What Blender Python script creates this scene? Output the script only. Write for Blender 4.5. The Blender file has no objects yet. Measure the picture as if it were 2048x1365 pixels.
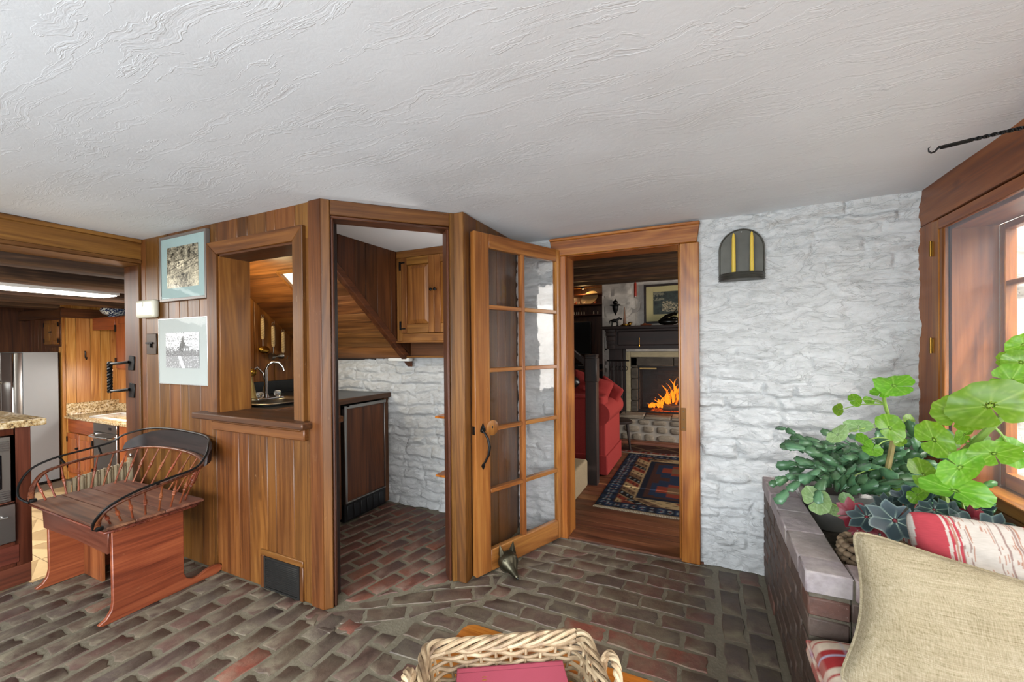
import bpy, bmesh, math, random
import numpy as np
from mathutils import Vector, Matrix, noise as mn
random.seed(7); rng = np.random.default_rng(5)
sc = bpy.context.scene; col = sc.collection
# ------------------------------------------------------------------ camera, world, sun, lights, exposure
EYE = 1.38; FPX = 817.3; CY = 699.6
YAW, PIT, ROL = math.radians(25.018), math.radians(.333), math.radians(-.498)
cF = Vector((-math.sin(YAW)*math.cos(PIT), math.cos(YAW)*math.cos(PIT), -math.sin(PIT)))
_r = Vector((math.cos(YAW), math.sin(YAW), 0)); _u = _r.cross(cF)
cR = math.cos(ROL)*_r+math.sin(ROL)*_u; cU = -math.sin(ROL)*_r+math.cos(ROL)*_u
cam = bpy.data.cameras.new('camera'); cam_o = bpy.data.objects.new('camera', cam); col.objects.link(cam_o)
m = Matrix.Identity(4)
for i in range(3): m[i][0] = cR[i]; m[i][1] = cU[i]; m[i][2] = -cF[i]
m[2][3] = EYE; cam_o.matrix_world = m
cam.sensor_width = 36; cam.lens = FPX/2048*36; cam.shift_y = (CY-682.5)/2048; cam.clip_start = .02; cam.clip_end = 60
sc.camera = cam_o
w = bpy.data.worlds.new('sky'); sc.world = w; w.use_nodes = True
nt = w.node_tree; bg = nt.nodes['Background']; sky = nt.nodes.new('ShaderNodeTexSky'); sky.sky_type = 'NISHITA'
sky.sun_disc = False; sky.sun_elevation = math.radians(48); sky.sun_rotation = math.radians(120); sky.air_density = 1.0; sky.dust_density = 3.5; sky.ozone_density = .6
hs = nt.nodes.new('ShaderNodeHueSaturation'); hs.inputs['Saturation'].default_value = .40
nt.links.new(sky.outputs[0], hs.inputs['Color']); nt.links.new(hs.outputs[0], bg.inputs[0]); bg.inputs[1].default_value = .62
sl = bpy.data.lights.new('sun', 'SUN'); sl.energy = 5.0; sl.angle = math.radians(.6); sl.color = (1, .96, .88)
so = bpy.data.objects.new('sun', sl); col.objects.link(so)
so.rotation_euler = Vector((-.30, .42, -.86)).to_track_quat('-Z', 'Y').to_euler()
def area(name, loc, tgt, sx, sy, e, c=(1, 1, 1)):
    l = bpy.data.lights.new(name, 'AREA'); l.shape = 'RECTANGLE'; l.size = sx; l.size_y = sy; l.energy = e; l.color = c
    o = bpy.data.objects.new(name, l); col.objects.link(o); o.location = loc
    o.rotation_euler = (Vector(tgt)-Vector(loc)).to_track_quat('-Z', 'Z').to_euler(); return o
def point(name, loc, e, c=(1, .8, .55), r=.04):
    l = bpy.data.lights.new(name, 'POINT'); l.energy = e; l.color = c; l.shadow_soft_size = r
    o = bpy.data.objects.new(name, l); col.objects.link(o); o.location = loc; return o
area('rear_fill_light', (-.9, -1.9, 1.35), (-1.0, 2.2, 1.15), 3.2, 1.3, 112, (.86, .94, 1))  # unseen fill added behind the camera to brighten the room, no lamp there
area('kitchen_daylight', (-6.4, 2.92, 1.15), (-6.2, 1.2, .6), .9, .8, 60, (1, .98, .95))
area('kitchen_ceiling_light', (-5.6, .3, 1.9), (-5.6, .9, 0), 1.6, 1.2, 75, (1, .97, .92))
area('living_room_fill_light', (1.9, 4.5, 1.5), (-1.2, 4.6, .7), 1.6, 1.4, 32, (1, .93, .85))  # hidden fill added inside the living room, standing in for side-window light
vs = sc.view_settings; vs.view_transform = 'Standard'; vs.look = 'None'; vs.gamma = 1; vs.use_curve_mapping = False
vs.exposure = .92
# ------------------------------------------------------------------ pixel-to-place helpers: a photo point on a known real plane
def ray(px, py): return cF+cR*((px-1024)/FPX)+cU*((CY-py)/FPX)
def at(px, py, d): r = ray(px, py); return Vector((r.x*d, r.y*d, EYE+r.z*d))
def fl(px, py, z=0.): r = ray(px, py); return at(px, py, (z-EYE)/r.z)
def onX(px, py, x): return at(px, py, x/ray(px, py).x)
def onY(px, py, y): return at(px, py, y/ray(px, py).y)
# ------------------------------------------------------------------ geometry helpers
def hexc(h):
    h = h.lstrip('#'); o = []
    for i in (0, 2, 4):
        v = int(h[i:i+2], 16)/255; o.append(v/12.92 if v <= .04045 else ((v+.055)/1.055)**2.4)
    return (*o, 1)
class MB:
    def __init__(s): s.v = []; s.f = []
    def add(s, vs_, fs):
        n = len(s.v); s.v += [tuple(p) for p in vs_]; s.f += [tuple(n+i for i in f) for f in fs]; return s
    def box(s, x0, x1, y0, y1, z0, z1):
        return s.add([(x, y, z) for z in (z0, z1) for y in (y0, y1) for x in (x0, x1)],
                     [(0, 2, 3, 1), (4, 5, 7, 6), (0, 1, 5, 4), (2, 6, 7, 3), (0, 4, 6, 2), (1, 3, 7, 5)])
    def hexa(s, p):  # 8 points: bottom ring 4, top ring 4
        return s.add(p, [(3, 2, 1, 0), (4, 5, 6, 7), (0, 1, 5, 4), (1, 2, 6, 5), (2, 3, 7, 6), (3, 0, 4, 7)])
    def beam(s, a, b, w_, h_, up=(0, 0, 1)):
        a = Vector(a); b = Vector(b); d = (b-a).normalized(); u = Vector(up)
        sd = d.cross(u); sd = sd.normalized() if sd.length > 1e-6 else Vector((1, 0, 0)); u = sd.cross(d)
        q = [a+sd*w_/2*i+u*h_/2*j for i, j in ((-1, -1), (1, -1), (1, 1), (-1, 1))]
        return s.hexa(q+[p+(b-a) for p in q])
    def prism(s, poly, ax, t0, t1):  # poly in the plane across ax
        def P(a, b, t): return {'X': (t, a, b), 'Y': (a, t, b), 'Z': (a, b, t)}[ax]
        n = len(poly)
        return s.add([P(a, b, t0) for a, b in poly]+[P(a, b, t1) for a, b in poly],
                     [tuple(range(n-1, -1, -1)), tuple(range(n, 2*n))]+[(i, (i+1) % n, n+(i+1) % n, n+i) for i in range(n)])
    def tube(s, pts, r, n=8, closed=False, flat=1.0, twist=0.0):
        pts = [Vector(p) for p in pts]; m_ = len(pts); R_ = r if isinstance(r, (list, tuple)) else [r]*m_
        tn = []
        for i in range(m_):
            a = pts[(i-1) % m_] if (closed or i > 0) else pts[0]; b = pts[(i+1) % m_] if (closed or i < m_-1) else pts[-1]
            tn.append((b-a).normalized())
        u = tn[0].orthogonal().normalized(); vs_ = []
        for i in range(m_):
            u = (u-tn[i]*u.dot(tn[i])); u = u.normalized() if u.length > 1e-6 else tn[i].orthogonal().normalized(); w2 = tn[i].cross(u)
            for k in range(n):
                t = 2*math.pi*k/n+twist*i; vs_.append(pts[i]+u*math.cos(t)*R_[i]+w2*math.sin(t)*R_[i]*flat)
        fs = []
        for i in range(m_ if closed else m_-1):
            j = (i+1) % m_
            for k in range(n): fs.append((i*n+k, i*n+(k+1) % n, j*n+(k+1) % n, j*n+k))
        if not closed: fs += [tuple(range(n-1, -1, -1)), tuple((m_-1)*n+k for k in range(n))]
        return s.add(vs_, fs)
    def lathe(s, prof, c=(0, 0, 0), n=20, ax=None):
        c = Vector(c); vs_ = []; q = Vector((0, 0, 1)).rotation_difference(Vector(ax).normalized()) if ax is not None else None
        for r, z in prof:
            for k in range(n):
                p = Vector((r*math.cos(2*math.pi*k/n), r*math.sin(2*math.pi*k/n), z))
                if q: p = q @ p
                vs_.append(c+p)
        m_ = len(prof); fs = [(i*n+k, i*n+(k+1) % n, (i+1)*n+(k+1) % n, (i+1)*n+k) for i in range(m_-1) for k in range(n)]
        fs += [tuple(range(n-1, -1, -1)), tuple((m_-1)*n+k for k in range(n))]
        return s.add(vs_, fs)
    def ell(s, c, rx, ry, rz, n=12, m_=8, rot=None):
        c = Vector(c); vs_ = []
        for i in range(m_+1):
            t = math.pi*i/m_
            for k in range(n):
                p = Vector((rx*math.sin(t)*math.cos(2*math.pi*k/n), ry*math.sin(t)*math.sin(2*math.pi*k/n), -rz*math.cos(t)))
                vs_.append(c+(rot @ p if rot else p))
        return s.add(vs_, [(i*n+k, i*n+(k+1) % n, (i+1)*n+(k+1) % n, (i+1)*n+k) for i in range(m_) for k in range(n)])
    def grid(s, fn, nu, nv, closeu=False):
        vs_ = [fn(i/(nu if closeu else nu), j/nv) for j in range(nv+1) for i in range(nu+(0 if closeu else 1))]
        W_ = nu+(0 if closeu else 1); fs = []
        for j in range(nv):
            for i in range(nu): fs.append((j*W_+i, j*W_+(i+1) % W_, (j+1)*W_+(i+1) % W_, (j+1)*W_+i))
        return s.add(vs_, fs)
    def build(s, name, mt, parent=None, bev=0., smooth=True, local=False, ang=40, M=None, seg=1):
        me = bpy.data.meshes.new(name); vv = s.v
        if M is not None: vv = [M @ Vector(p) for p in vv]
        if parent is not None and not local:
            inv = WM[parent.name].inverted(); vv = [inv @ Vector(p) for p in vv]
        me.from_pydata([tuple(p) for p in vv], [], s.f)
        bm = bmesh.new(); bm.from_mesh(me)
        bmesh.ops.remove_doubles(bm, verts=bm.verts, dist=1e-5)
        bmesh.ops.recalc_face_normals(bm, faces=bm.faces)
        if bev > 0:
            es = [e for e in bm.edges if len(e.link_faces) == 2 and e.calc_face_angle(0) > .5]
            bmesh.ops.bevel(bm, geom=es, offset=bev, segments=seg, affect='EDGES', profile=.6, clamp_overlap=True)
        if smooth:
            for f_ in bm.faces: f_.smooth = True
            for e in bm.edges:
                if len(e.link_faces) == 2 and e.calc_face_angle(0) > math.radians(ang): e.smooth = False
        bm.to_mesh(me); bm.free()
        if mt: me.materials.append(mt)
        return link(name, me, parent)
WM = {}
def link(name, me, parent=None):
    o = bpy.data.objects.new(name, me); col.objects.link(o)
    if parent is not None: o.parent = parent
    WM[o.name] = WM[parent.name].copy() if parent is not None else Matrix.Identity(4)
    return o
def tag(o, label=None, cat=None, group=None, kind=None):
    if label: o['label'] = label
    if cat: o['category'] = cat
    if group: o['group'] = group
    if kind: o['kind'] = kind
    return o
def thing(name, label, cat, loc=(0, 0, 0), rz=0., group=None):
    o = bpy.data.objects.new(name, None); col.objects.link(o); o.empty_display_size = .05
    o.location = loc; o.rotation_euler = (0, 0, rz); WM[o.name] = Matrix.Translation(loc) @ Matrix.Rotation(rz, 4, 'Z')
    return tag(o, label, cat, group)
def struct(o): o['kind'] = 'structure'; return o
def B(*a): return MB().box(*a)
def copy_of(o, parent=None):
    c = o.copy(); col.objects.link(c)
    if parent is not None: c.parent = parent
    WM[c.name] = WM.get(parent.name, Matrix.Identity(4)) if parent is not None else Matrix.Identity(4)
    for ch in list(o.children): copy_of(ch, c)
    return c
# ------------------------------------------------------------------ materials
class N:
    def __init__(s, name):
        s.m = bpy.data.materials.new(name); s.m.use_nodes = True; s.t = s.m.node_tree; s.p = s.t.nodes['Principled BSDF']
    def n(s, ty, **kw):
        x = s.t.nodes.new('ShaderNode'+ty)
        for k, v in kw.items():
            if k in x.inputs: s.set(x.inputs[k], v)
            elif hasattr(x, k): setattr(x, k, v)
        return x
    def set(s, sock, v):
        if hasattr(v, 'links') or isinstance(v, bpy.types.NodeSocket): s.t.links.new(v, sock)
        else: sock.default_value = v
    def math(s, op, a, b=None, c=None, clamp=False):
        x = s.t.nodes.new('ShaderNodeMath'); x.operation = op; x.use_clamp = clamp; s.set(x.inputs[0], a)
        if b is not None: s.set(x.inputs[1], b)
        if c is not None: s.set(x.inputs[2], c)
        return x.outputs[0]
    def mix(s, f, a, b, mode='MIX'):
        x = s.t.nodes.new('ShaderNodeMix'); x.data_type = 'RGBA'; x.blend_type = mode
        s.set(x.inputs['Factor'], f); s.set(x.inputs[6], a); s.set(x.inputs[7], b); return x.outputs[2]
    def noise(s, vec, scale, detail=4, rough=.55, dist=0.):
        x = s.t.nodes.new('ShaderNodeTexNoise'); s.set(x.inputs['Vector'], vec); x.inputs['Scale'].default_value = scale
        x.inputs['Detail'].default_value = detail; x.inputs['Roughness'].default_value = rough; x.inputs['Distortion'].default_value = dist
        return x.outputs['Fac']
    def mapv(s, vec, sc_=(1, 1, 1), loc=(0, 0, 0), rot=(0, 0, 0)):
        x = s.t.nodes.new('ShaderNodeMapping'); s.set(x.inputs[0], vec); x.inputs['Scale'].default_value = sc_
        s.set(x.inputs['Location'], loc); x.inputs['Rotation'].default_value = rot; return x.outputs[0]
    def ramp(s, f, stops, interp='LINEAR'):
        x = s.t.nodes.new('ShaderNodeValToRGB'); s.set(x.inputs[0], f); e = x.color_ramp.elements; x.color_ramp.interpolation = interp
        while len(e) < len(stops): e.new(.5)
        for i, (p_, c_) in enumerate(stops): e[i].position = p_; e[i].color = hexc(c_) if isinstance(c_, str) else (c_, c_, c_, 1)
        return x.outputs[0]
    def obj(s): return s.t.nodes.new('ShaderNodeTexCoord').outputs['Object']
    def rnd(s): return s.t.nodes.new('ShaderNodeObjectInfo').outputs['Random']
    def objr(s, k=40.):
        v = s.t.nodes.new('ShaderNodeVectorMath'); v.operation = 'MULTIPLY_ADD'; cb = s.t.nodes.new('ShaderNodeCombineXYZ')
        r = s.rnd(); s.set(cb.inputs[0], r); s.set(cb.inputs[1], s.math('FRACT', s.math('MULTIPLY', r, 7.31))); s.set(cb.inputs[2], s.math('FRACT', s.math('MULTIPLY', r, 3.7)))
        s.t.links.new(cb.outputs[0], v.inputs[0]); v.inputs[1].default_value = (k, k, k); s.t.links.new(s.obj(), v.inputs[2]); return v.outputs[0]
    def bump(s, h, st=.3, dist=.01, base=None):
        x = s.t.nodes.new('ShaderNodeBump'); x.inputs['Strength'].default_value = st; x.inputs['Distance'].default_value = dist; s.set(x.inputs['Height'], h)
        if base is not None: s.set(x.inputs['Normal'], base)
        s.t.links.new(x.outputs[0], s.p.inputs['Normal']); return x.outputs[0]
    def hsv(s, c, h=.5, sa=1., v=1.):
        x = s.t.nodes.new('ShaderNodeHueSaturation'); s.set(x.inputs['Color'], c); s.set(x.inputs['Hue'], h); s.set(x.inputs['Saturation'], sa); s.set(x.inputs['Value'], v); return x.outputs[0]
    def out(s, c=None, rough=None, metal=None, spec=None, **kw):
        if c is not None: s.set(s.p.inputs['Base Color'], c)
        if rough is not None: s.set(s.p.inputs['Roughness'], rough)
        if metal is not None: s.set(s.p.inputs['Metallic'], metal)
        if spec is not None: s.set(s.p.inputs['Specular IOR Level'], spec)
        for k, v in kw.items(): s.set(s.p.inputs[k.replace('_', ' ')], v)
        return s.m
_mc = {}
def plain(name, c, rough=.5, metal=0., spec=.5, var=.0, bump=0., bs=60., **kw):
    if name in _mc: return _mc[name]
    n = N(name); cc = hexc(c) if isinstance(c, str) else c
    v = n.objr(); f = n.noise(v, bs*.3, 4)
    src = n.mix(1., cc, n.ramp(f, [(.3, 1-var), (.7, 1+0*var)]), 'MULTIPLY') if var else n.mix(n.math('MULTIPLY', f, .04), cc, (0, 0, 0, 1))
    if bump: n.bump(n.noise(v, bs, 3), bump, .004)
    _mc[name] = n.out(src, rough, metal, spec, **kw); return _mc[name]
WOODS = {  # dark line, mid, light, rough, knot strength, value variation
    'pine': ('#3c2009', '#5f3813', '#764c20', .42, .8, .16),
    'niche': ('#2e170a', '#4e2a13', '#653a1d', .45, .8, .14),
    'cup': ('#522c0d', '#784a1e', '#90602b', .40, .8, .08),
    'door': ('#5c3213', '#895426', '#a16d36', .33, .9, .07),
    'orange': ('#6f350f', '#a8601f', '#c98235', .30, .5, .05),
    'casing': ('#5c2b0b', '#8b4f19', '#a56c2e', .35, .5, .06),
    'beam': ('#20140c', '#46301f', '#6e5036', .75, .5, .15),
    'bench': ('#4c1f10', '#763a20', '#8c4d2d', .38, .7, .06),
    'bow': ('#2b1009', '#56281a', '#7a4126', .28, .1, .08),
    'seat': ('#3d2015', '#6e4531', '#93684c', .5, .2, .08),
    'knotty': ('#80481c', '#b0783a', '#c89556', .35, 1., .12),
    'kcab': ('#5e2a10', '#8a461d', '#a15a2a', .35, .8, .08),
    'island': ('#32160f', '#54271b', '#663426', .35, .2, .05),
    'floor': ('#2e180d', '#5c3520', '#7d5033', .45, .3, .18),
    'dark': ('#0d0604', '#1d0f0a', '#2d1a13', .6, .1, .06),
    'window': ('#57280d', '#80461b', '#9a5d2d', .4, .8, .06),
    'soffit': ('#382010', '#6e4522', '#946234', .45, .7, .1),
    'weath': ('#4b3c30', '#77685a', '#968a7a', .7, .2, .1),
}
def wood(kind, ax='Z'):
    key = 'wood_'+kind+'_'+ax
    if key in _mc: return _mc[key]
    d, mi, li, ro, kn, var = WOODS[kind]; n = N(key); v = n.objr(31.)
    i = 'XYZ'.index(ax)
    def S(a, l): q = [a, a, a]; q[i] = l; return tuple(q)
    warp = n.noise(n.mapv(v, S(3.2, .9)), 1., 2, .5)
    ring = n.math('SINE', n.math('MULTIPLY', n.noise(n.mapv(v, S(2.6, .22)), 1.5, 2, .4, .3), 130.))
    fine = n.noise(n.mapv(v, S(90., 2.2)), 1., 5, .65)
    mid = n.noise(n.mapv(v, S(14., .8)), 1., 4, .6)
    f = n.math('ADD', n.math('MULTIPLY', ring, .035), n.math('ADD', n.math('MULTIPLY', fine, .42), n.math('MULTIPLY', mid, .58)))
    c = n.ramp(f, [(.33, d), (.49, mi), (.64, li)])
    vo = n.t.nodes.new('ShaderNodeTexVoronoi'); vo.inputs['Scale'].default_value = 4.2 if ax != 'x' else 4; n.t.links.new(n.mapv(v, S(1., .55)), vo.inputs['Vector'])
    kf = n.ramp(vo.outputs['Distance'], [(.035, 1.), (.10, 0.)])
    c = n.mix(n.math('MULTIPLY', kf, kn*.8), c, hexc(d))
    c = n.mix(n.math('MULTIPLY', n.ramp(warp, [(.35, 1.), (.6, 0.)]), .22), c, hexc(d))
    if kind in ('pine', 'bench', 'cup', 'door', 'seat'):
        sc_f = n.ramp(n.noise(n.mapv(n.obj(), S(34., 12.)), 1., 5, .75), [(.62, 0.), (.74, 1.)]); c = n.mix(n.math('MULTIPLY', sc_f, n.math('MULTIPLY', n.ramp(n.noise(n.obj(), 2.1, 3), [(.45, 0.), (.65, 1.)]), .5)), c, hexc('#a98a68'))
        dk_f = n.ramp(n.noise(n.mapv(n.obj(), S(3.1, 1.6)), 1., 5, .6), [(.56, 0.), (.75, 1.)]); c = n.mix(n.math('MULTIPLY', dk_f, .45), c, hexc(d))
    r = n.rnd()
    c = n.hsv(c, n.math('ADD', n.math('MULTIPLY', n.math('FRACT', n.math('MULTIPLY', r, 9.7)), .016), .492), 1., n.math('ADD', n.math('MULTIPLY', r, 2*var), 1-var))
    n.bump(f, .12, .003)
    _mc[key] = n.out(c, n.math('ADD', n.math('MULTIPLY', fine, .2), ro-.1), 0., .45); return _mc[key]
def colattr(name, rough=.8, bump=0., bs=400., spec=.3, **kw):
    if name in _mc: return _mc[name]
    n = N(name); a = n.t.nodes.new('ShaderNodeAttribute'); a.attribute_name = 'Col'
    if bump: n.bump(n.noise(n.obj(), bs, 2), bump, .002)
    _mc[name] = n.out(a.outputs['Color'], rough, 0., spec, **kw); return _mc[name]
def paint(o, fn):
    me = o.data; at_ = me.color_attributes.new('Col', 'FLOAT_COLOR', 'POINT')
    arr = np.ones((len(me.vertices), 4), dtype=np.float32)
    for i, v in enumerate(me.vertices):
        c = fn(v.co); arr[i, :3] = c[:3]
    at_.data.foreach_set('color', arr.ravel())
IRON = plain('black_iron', '#151413', .42, .6, .5, bump=.15, bs=90)
STEEL = plain('brushed_steel', '#9a9894', .32, 1.)
CHROME = plain('chrome', '#d9d9d9', .08, 1.)
BRASS = plain('brass', '#b98a3a', .25, 1.)
BLACK = plain('black_plastic', '#0b0b0c', .35)
def mk_glass(name='window_glass', tint=(1, 1, 1, 1), ref=.5):
    if name in _mc: return _mc[name]
    n = N(name); nt_ = n.t; tr = nt_.nodes.new('ShaderNodeBsdfTransparent'); tr.inputs[0].default_value = tint
    gl = nt_.nodes.new('ShaderNodeBsdfGlossy'); gl.inputs['Roughness'].default_value = .02; lwt = nt_.nodes.new('ShaderNodeLayerWeight'); lwt.inputs[0].default_value = .5
    b = nt_.nodes.new('ShaderNodeBump'); b.inputs['Strength'].default_value = .25; b.inputs['Distance'].default_value = .004
    n.set(b.inputs['Height'], n.noise(n.objr(), 9, 2)); nt_.links.new(b.outputs[0], gl.inputs['Normal'])
    mx = nt_.nodes.new('ShaderNodeMixShader'); n.set(mx.inputs[0], n.math('MULTIPLY', n.math('ADD', n.math('MULTIPLY', n.math('POWER', lwt.outputs['Facing'], 5.), .95), .045), ref*2, clamp=True))
    nt_.links.new(tr.outputs[0], mx.inputs[1]); nt_.links.new(gl.outputs[0], mx.inputs[2]); nt_.links.new(mx.outputs[0], nt_.nodes['Material Output'].inputs[0])
    _mc[name] = n.m; return n.m
GLASS = mk_glass(ref=.42)
def mk_plaster(name, c1, c2, trowel=True, st=.5):
    n = N(name); v = n.obj()
    big = n.noise(v, 1.1, 3); f = n.noise(n.mapv(v, (1, 1, 1)), 14, 6, .6, 1.5)
    w_ = n.t.nodes.new('ShaderNodeTexNoise'); w_.inputs['Scale'].default_value = 2.2; w_.inputs['Detail'].default_value = 3; w_.inputs['Distortion'].default_value = 1.0
    n.t.links.new(v, w_.inputs['Vector'])
    vv = n.t.nodes.new('ShaderNodeVectorMath'); vv.operation = 'MULTIPLY_ADD'; n.t.links.new(w_.outputs['Color'], vv.inputs[0]); vv.inputs[1].default_value = (.9, .9, .9); n.t.links.new(v, vv.inputs[2])
    vv.inputs[1].default_value = (.15, .15, .15)
    def stroke(rot, sa, sb, lo, hi): return n.ramp(n.noise(n.mapv(vv.outputs[0], (sa, sb, 1), rot=(0, 0, rot)), 1., 5, .62, .4), [(lo, 0.), (lo+.012, 1.), (hi, 0.)])
    msk = n.ramp(n.noise(v, 1.4, 3), [(.36, .45), (.60, 1.)])
    rid = n.math('ADD', stroke(.45, 2.4, 15., .56, .66), n.math('MULTIPLY', stroke(-.35, 2.0, 21., .57, .66), .8))
    h = n.math('ADD', n.math('MULTIPLY', n.math('MULTIPLY', rid, msk), .20), n.math('MULTIPLY', f, .22))
    h = n.math('ADD', h, n.math('MULTIPLY', n.noise(v, 70, 4), .06))
    n.bump(h, st, .012)
    c = n.mix(n.ramp(big, [(.3, 0.), (.7, 1.)]), hexc(c1), hexc(c2))
    return n.out(c, .75, 0., .25)
CEIL = mk_plaster('ceiling_plaster', '#d3d7db', '#d9dde1', st=.30)
def mk_stone(name, c1, c2, dirt='#7d7566', st=.5):
    n = N(name); v = n.obj()
    a = n.noise(n.mapv(v, (1, 1, 2.2)), 9, 8, .62, .6); b = n.noise(v, 60, 5, .6); g = n.noise(n.mapv(v, (1, 1, 2.3)), 15, 7, .65, 1.2)
    crack = n.math('SUBTRACT', 1., n.math('MULTIPLY', n.math('ABSOLUTE', n.math('SUBTRACT', n.noise(n.mapv(v, (1, 1, 2.4)), 6.5, 5, .6, .8), .5)), 38.), clamp=True)
    h = n.math('ADD', n.math('MULTIPLY', g, .8), n.math('ADD', n.math('MULTIPLY', b, .18), n.math('MULTIPLY', crack, -.22)))
    n.bump(h, st, .012)
    c = n.mix(n.ramp(a, [(.3, 0.), (.7, 1.)]), hexc(c1), hexc(c2))
    c = n.mix(n.math('MULTIPLY', n.ramp(n.noise(v, 26, 6, .7), [(.60, 0.), (.74, 1.)]), .35), c, hexc(dirt))
    return n.out(c, .7, 0., .3)
STONE = mk_stone('white_painted_stone', '#b2b2b0', '#c6c6c5', '#6f6a60', st=.85)
def mk_brick(name, stops, dirt, dust=.4, st=.5):
    n = N(name); v = n.objr(23.); r = n.rnd()
    base = n.ramp(n.math('FRACT', n.math('MULTIPLY', r, 5.13)), stops)
    a = n.noise(v, 28, 6, .65); b = n.noise(v, 9, 4, .6, .8); ww = n.obj(); g = n.noise(ww, 2.2, 3)
    c = n.mix(n.ramp(a, [(.35, .0), (.75, .5)]), base, hexc('#2a1c18'))
    c = n.mix(n.math('MULTIPLY', n.ramp(b, [(.42, 0.), (.72, 1.)]), n.math('ADD', n.math('MULTIPLY', n.ramp(g, [(.42, 0.), (.62, 1.)]), .5), dust)), c, hexc(dirt))
    sp = n.ramp(n.noise(v, 90, 3, .8), [(.66, 0.), (.75, 1.)]); c = n.mix(n.math('MULTIPLY', sp, .35), c, hexc('#b5aca2'))
    n.bump(n.math('ADD', a, n.math('MULTIPLY', b, .6)), st, .006)
    return n.out(c, n.ramp(b, [(.3, .46), (.7, .68)]), 0., .5)
BRICKF = mk_brick('floor_brick', [(0., '#4f443b'), (.25, '#5b4a3c'), (.5, '#52463f'), (.72, '#63443a'), (.9, '#544b42'), (1., '#804434')], '#746b57', .52)
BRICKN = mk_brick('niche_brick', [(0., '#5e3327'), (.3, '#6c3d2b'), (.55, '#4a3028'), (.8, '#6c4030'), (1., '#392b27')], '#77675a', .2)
BRICKP = mk_brick('planter_brick', [(0., '#43352d'), (.5, '#4f3c33'), (.8, '#4d4039'), (1., '#6c4336')], '#5a4d40', .3)
def mk_mortar(name, c1, c2, c3):
    n = N(name); v = n.obj(); a = n.noise(v, 6, 6, .6); b = n.noise(v, 70, 4, .6); g = n.noise(v, 1.2, 3)
    c = n.mix(n.ramp(a, [(.35, 0.), (.65, 1.)]), hexc(c1), hexc(c2)); c = n.mix(n.math('MULTIPLY', n.ramp(b, [(.5, 0.), (.8, 1.)]), .5), c, hexc(c3))
    n.bump(n.math('ADD', b, a), .5, .006); return n.out(c, .55, 0., .4)
MORT = mk_mortar('floor_mortar', '#655e4d', '#756e5d', '#8e8777')
def mk_granite():
    n = N('speckled_granite'); v = n.obj(); a = n.noise(v, 45, 5, .7); b = n.noise(v, 130, 3, .6)
    c = n.ramp(a, [(.36, '#3a302a'), (.46, '#a98a5c'), (.56, '#cdb88f'), (.7, '#e0d8c8')]); c = n.mix(n.ramp(b, [(.62, 0.), (.68, .8)]), c, hexc('#2a2422'))
    return n.out(c, .12, 0., .5)
GRAN = mk_granite()
# ================================================================== STRUCTURE
H = 2.17; YP = 1.53; YS = 2.86; XO = -3.64; XW = 1.03; XH = -2.27; S2 = math.sqrt(.5)
DA = Vector((-1.80, 1.553, 0)); DB = Vector((-1.318, 2.055, 0)); DU = (DB-DA).normalized(); DN = Vector((DU.y, -DU.x, 0))
LDIAG = (DB-DA).length; XPW = -1.262
def clip(poly, hp):
    for a, b, c in hp:  # keep a*x+b*y+c >= 0
        out = []
        for i in range(len(poly)):
            p, q = poly[i], poly[(i+1) % len(poly)]; dp = a*p[0]+b*p[1]+c; dq = a*q[0]+b*q[1]+c
            if dp >= 0: out.append(p)
            if (dp >= 0) != (dq >= 0): t = dp/(dp-dq); out.append((p[0]+(q[0]-p[0])*t, p[1]+(q[1]-p[1])*t))
        poly = out
        if len(poly) < 3: return []
    return poly
def parea(p): return abs(sum(p[i][0]*p[(i+1) % len(p)][1]-p[(i+1) % len(p)][0]*p[i][1] for i in range(len(p))))/2
def brick_top(poly, zt, jit=.004):  # irregular worn brick, its top face at zt
    P = []
    for i in range(len(poly)):
        a, b = Vector(poly[i]), Vector(poly[(i+1) % len(poly)]); L = (b-a).length
        if L < .004: continue
        P.append(a); k = 2 if L > .09 else (1 if L > .04 else 0)
        for j in range(k): P.append(a+(b-a)*((j+1)/(k+1))+Vector((random.uniform(-jit, jit), random.uniform(-jit, jit)))*.8)
    if len(P) < 3: return None
    c = sum(P, Vector((0, 0)))/len(P); P = [p+Vector((random.uniform(-jit, jit), random.uniform(-jit, jit)))*.6 for p in P]
    n = len(P); tx, ty = random.uniform(-.012, .012), random.uniform(-.012, .012)
    def ring(s, z, corner):
        o = []
        for i, p in enumerate(P):
            d = p-c; e = s*(1.8 if corner and ((i % 3) == 0) else 1)
            q = p-d.normalized()*e; o.append((q.x, q.y, z+tx*d.x+ty*d.y))
        return o
    return c, ring(0, zt-.012, 0)+ring(.0015, zt-.004, 0)+ring(.006, zt, 1), [tuple(2*n+i for i in range(n))]+[(k*n+i, k*n+(i+1) % n, (k+1)*n+(i+1) % n, (k+1)*n+i) for k in (0, 1) for i in range(n)]
def lay(ang, L, Wd, g, hp, org=(0, 0), rng_=6, off=.5):
    """bricks of length L along direction ang, clipped to a convex zone"""
    u = Vector((math.cos(ang), math.sin(ang))); v = Vector((-u.y, u.x)); out = []
    for j in range(-60, 60):
        for i in range(-40, 40):
            o = Vector(org)+u*((i+(off if j % 2 else 0))*(L+g))+v*(j*(Wd+g))
            if abs(o.x) > rng_ or abs(o.y) > rng_: continue
            jl = random.uniform(-.008, .008)
            q = [o, o+u*(L+jl), o+u*(L+jl)+v*Wd, o+v*Wd]
            p = clip([(a.x, a.y) for a in q], hp)
            if p and parea(p) > .003: out.append(p)
    return out
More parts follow.
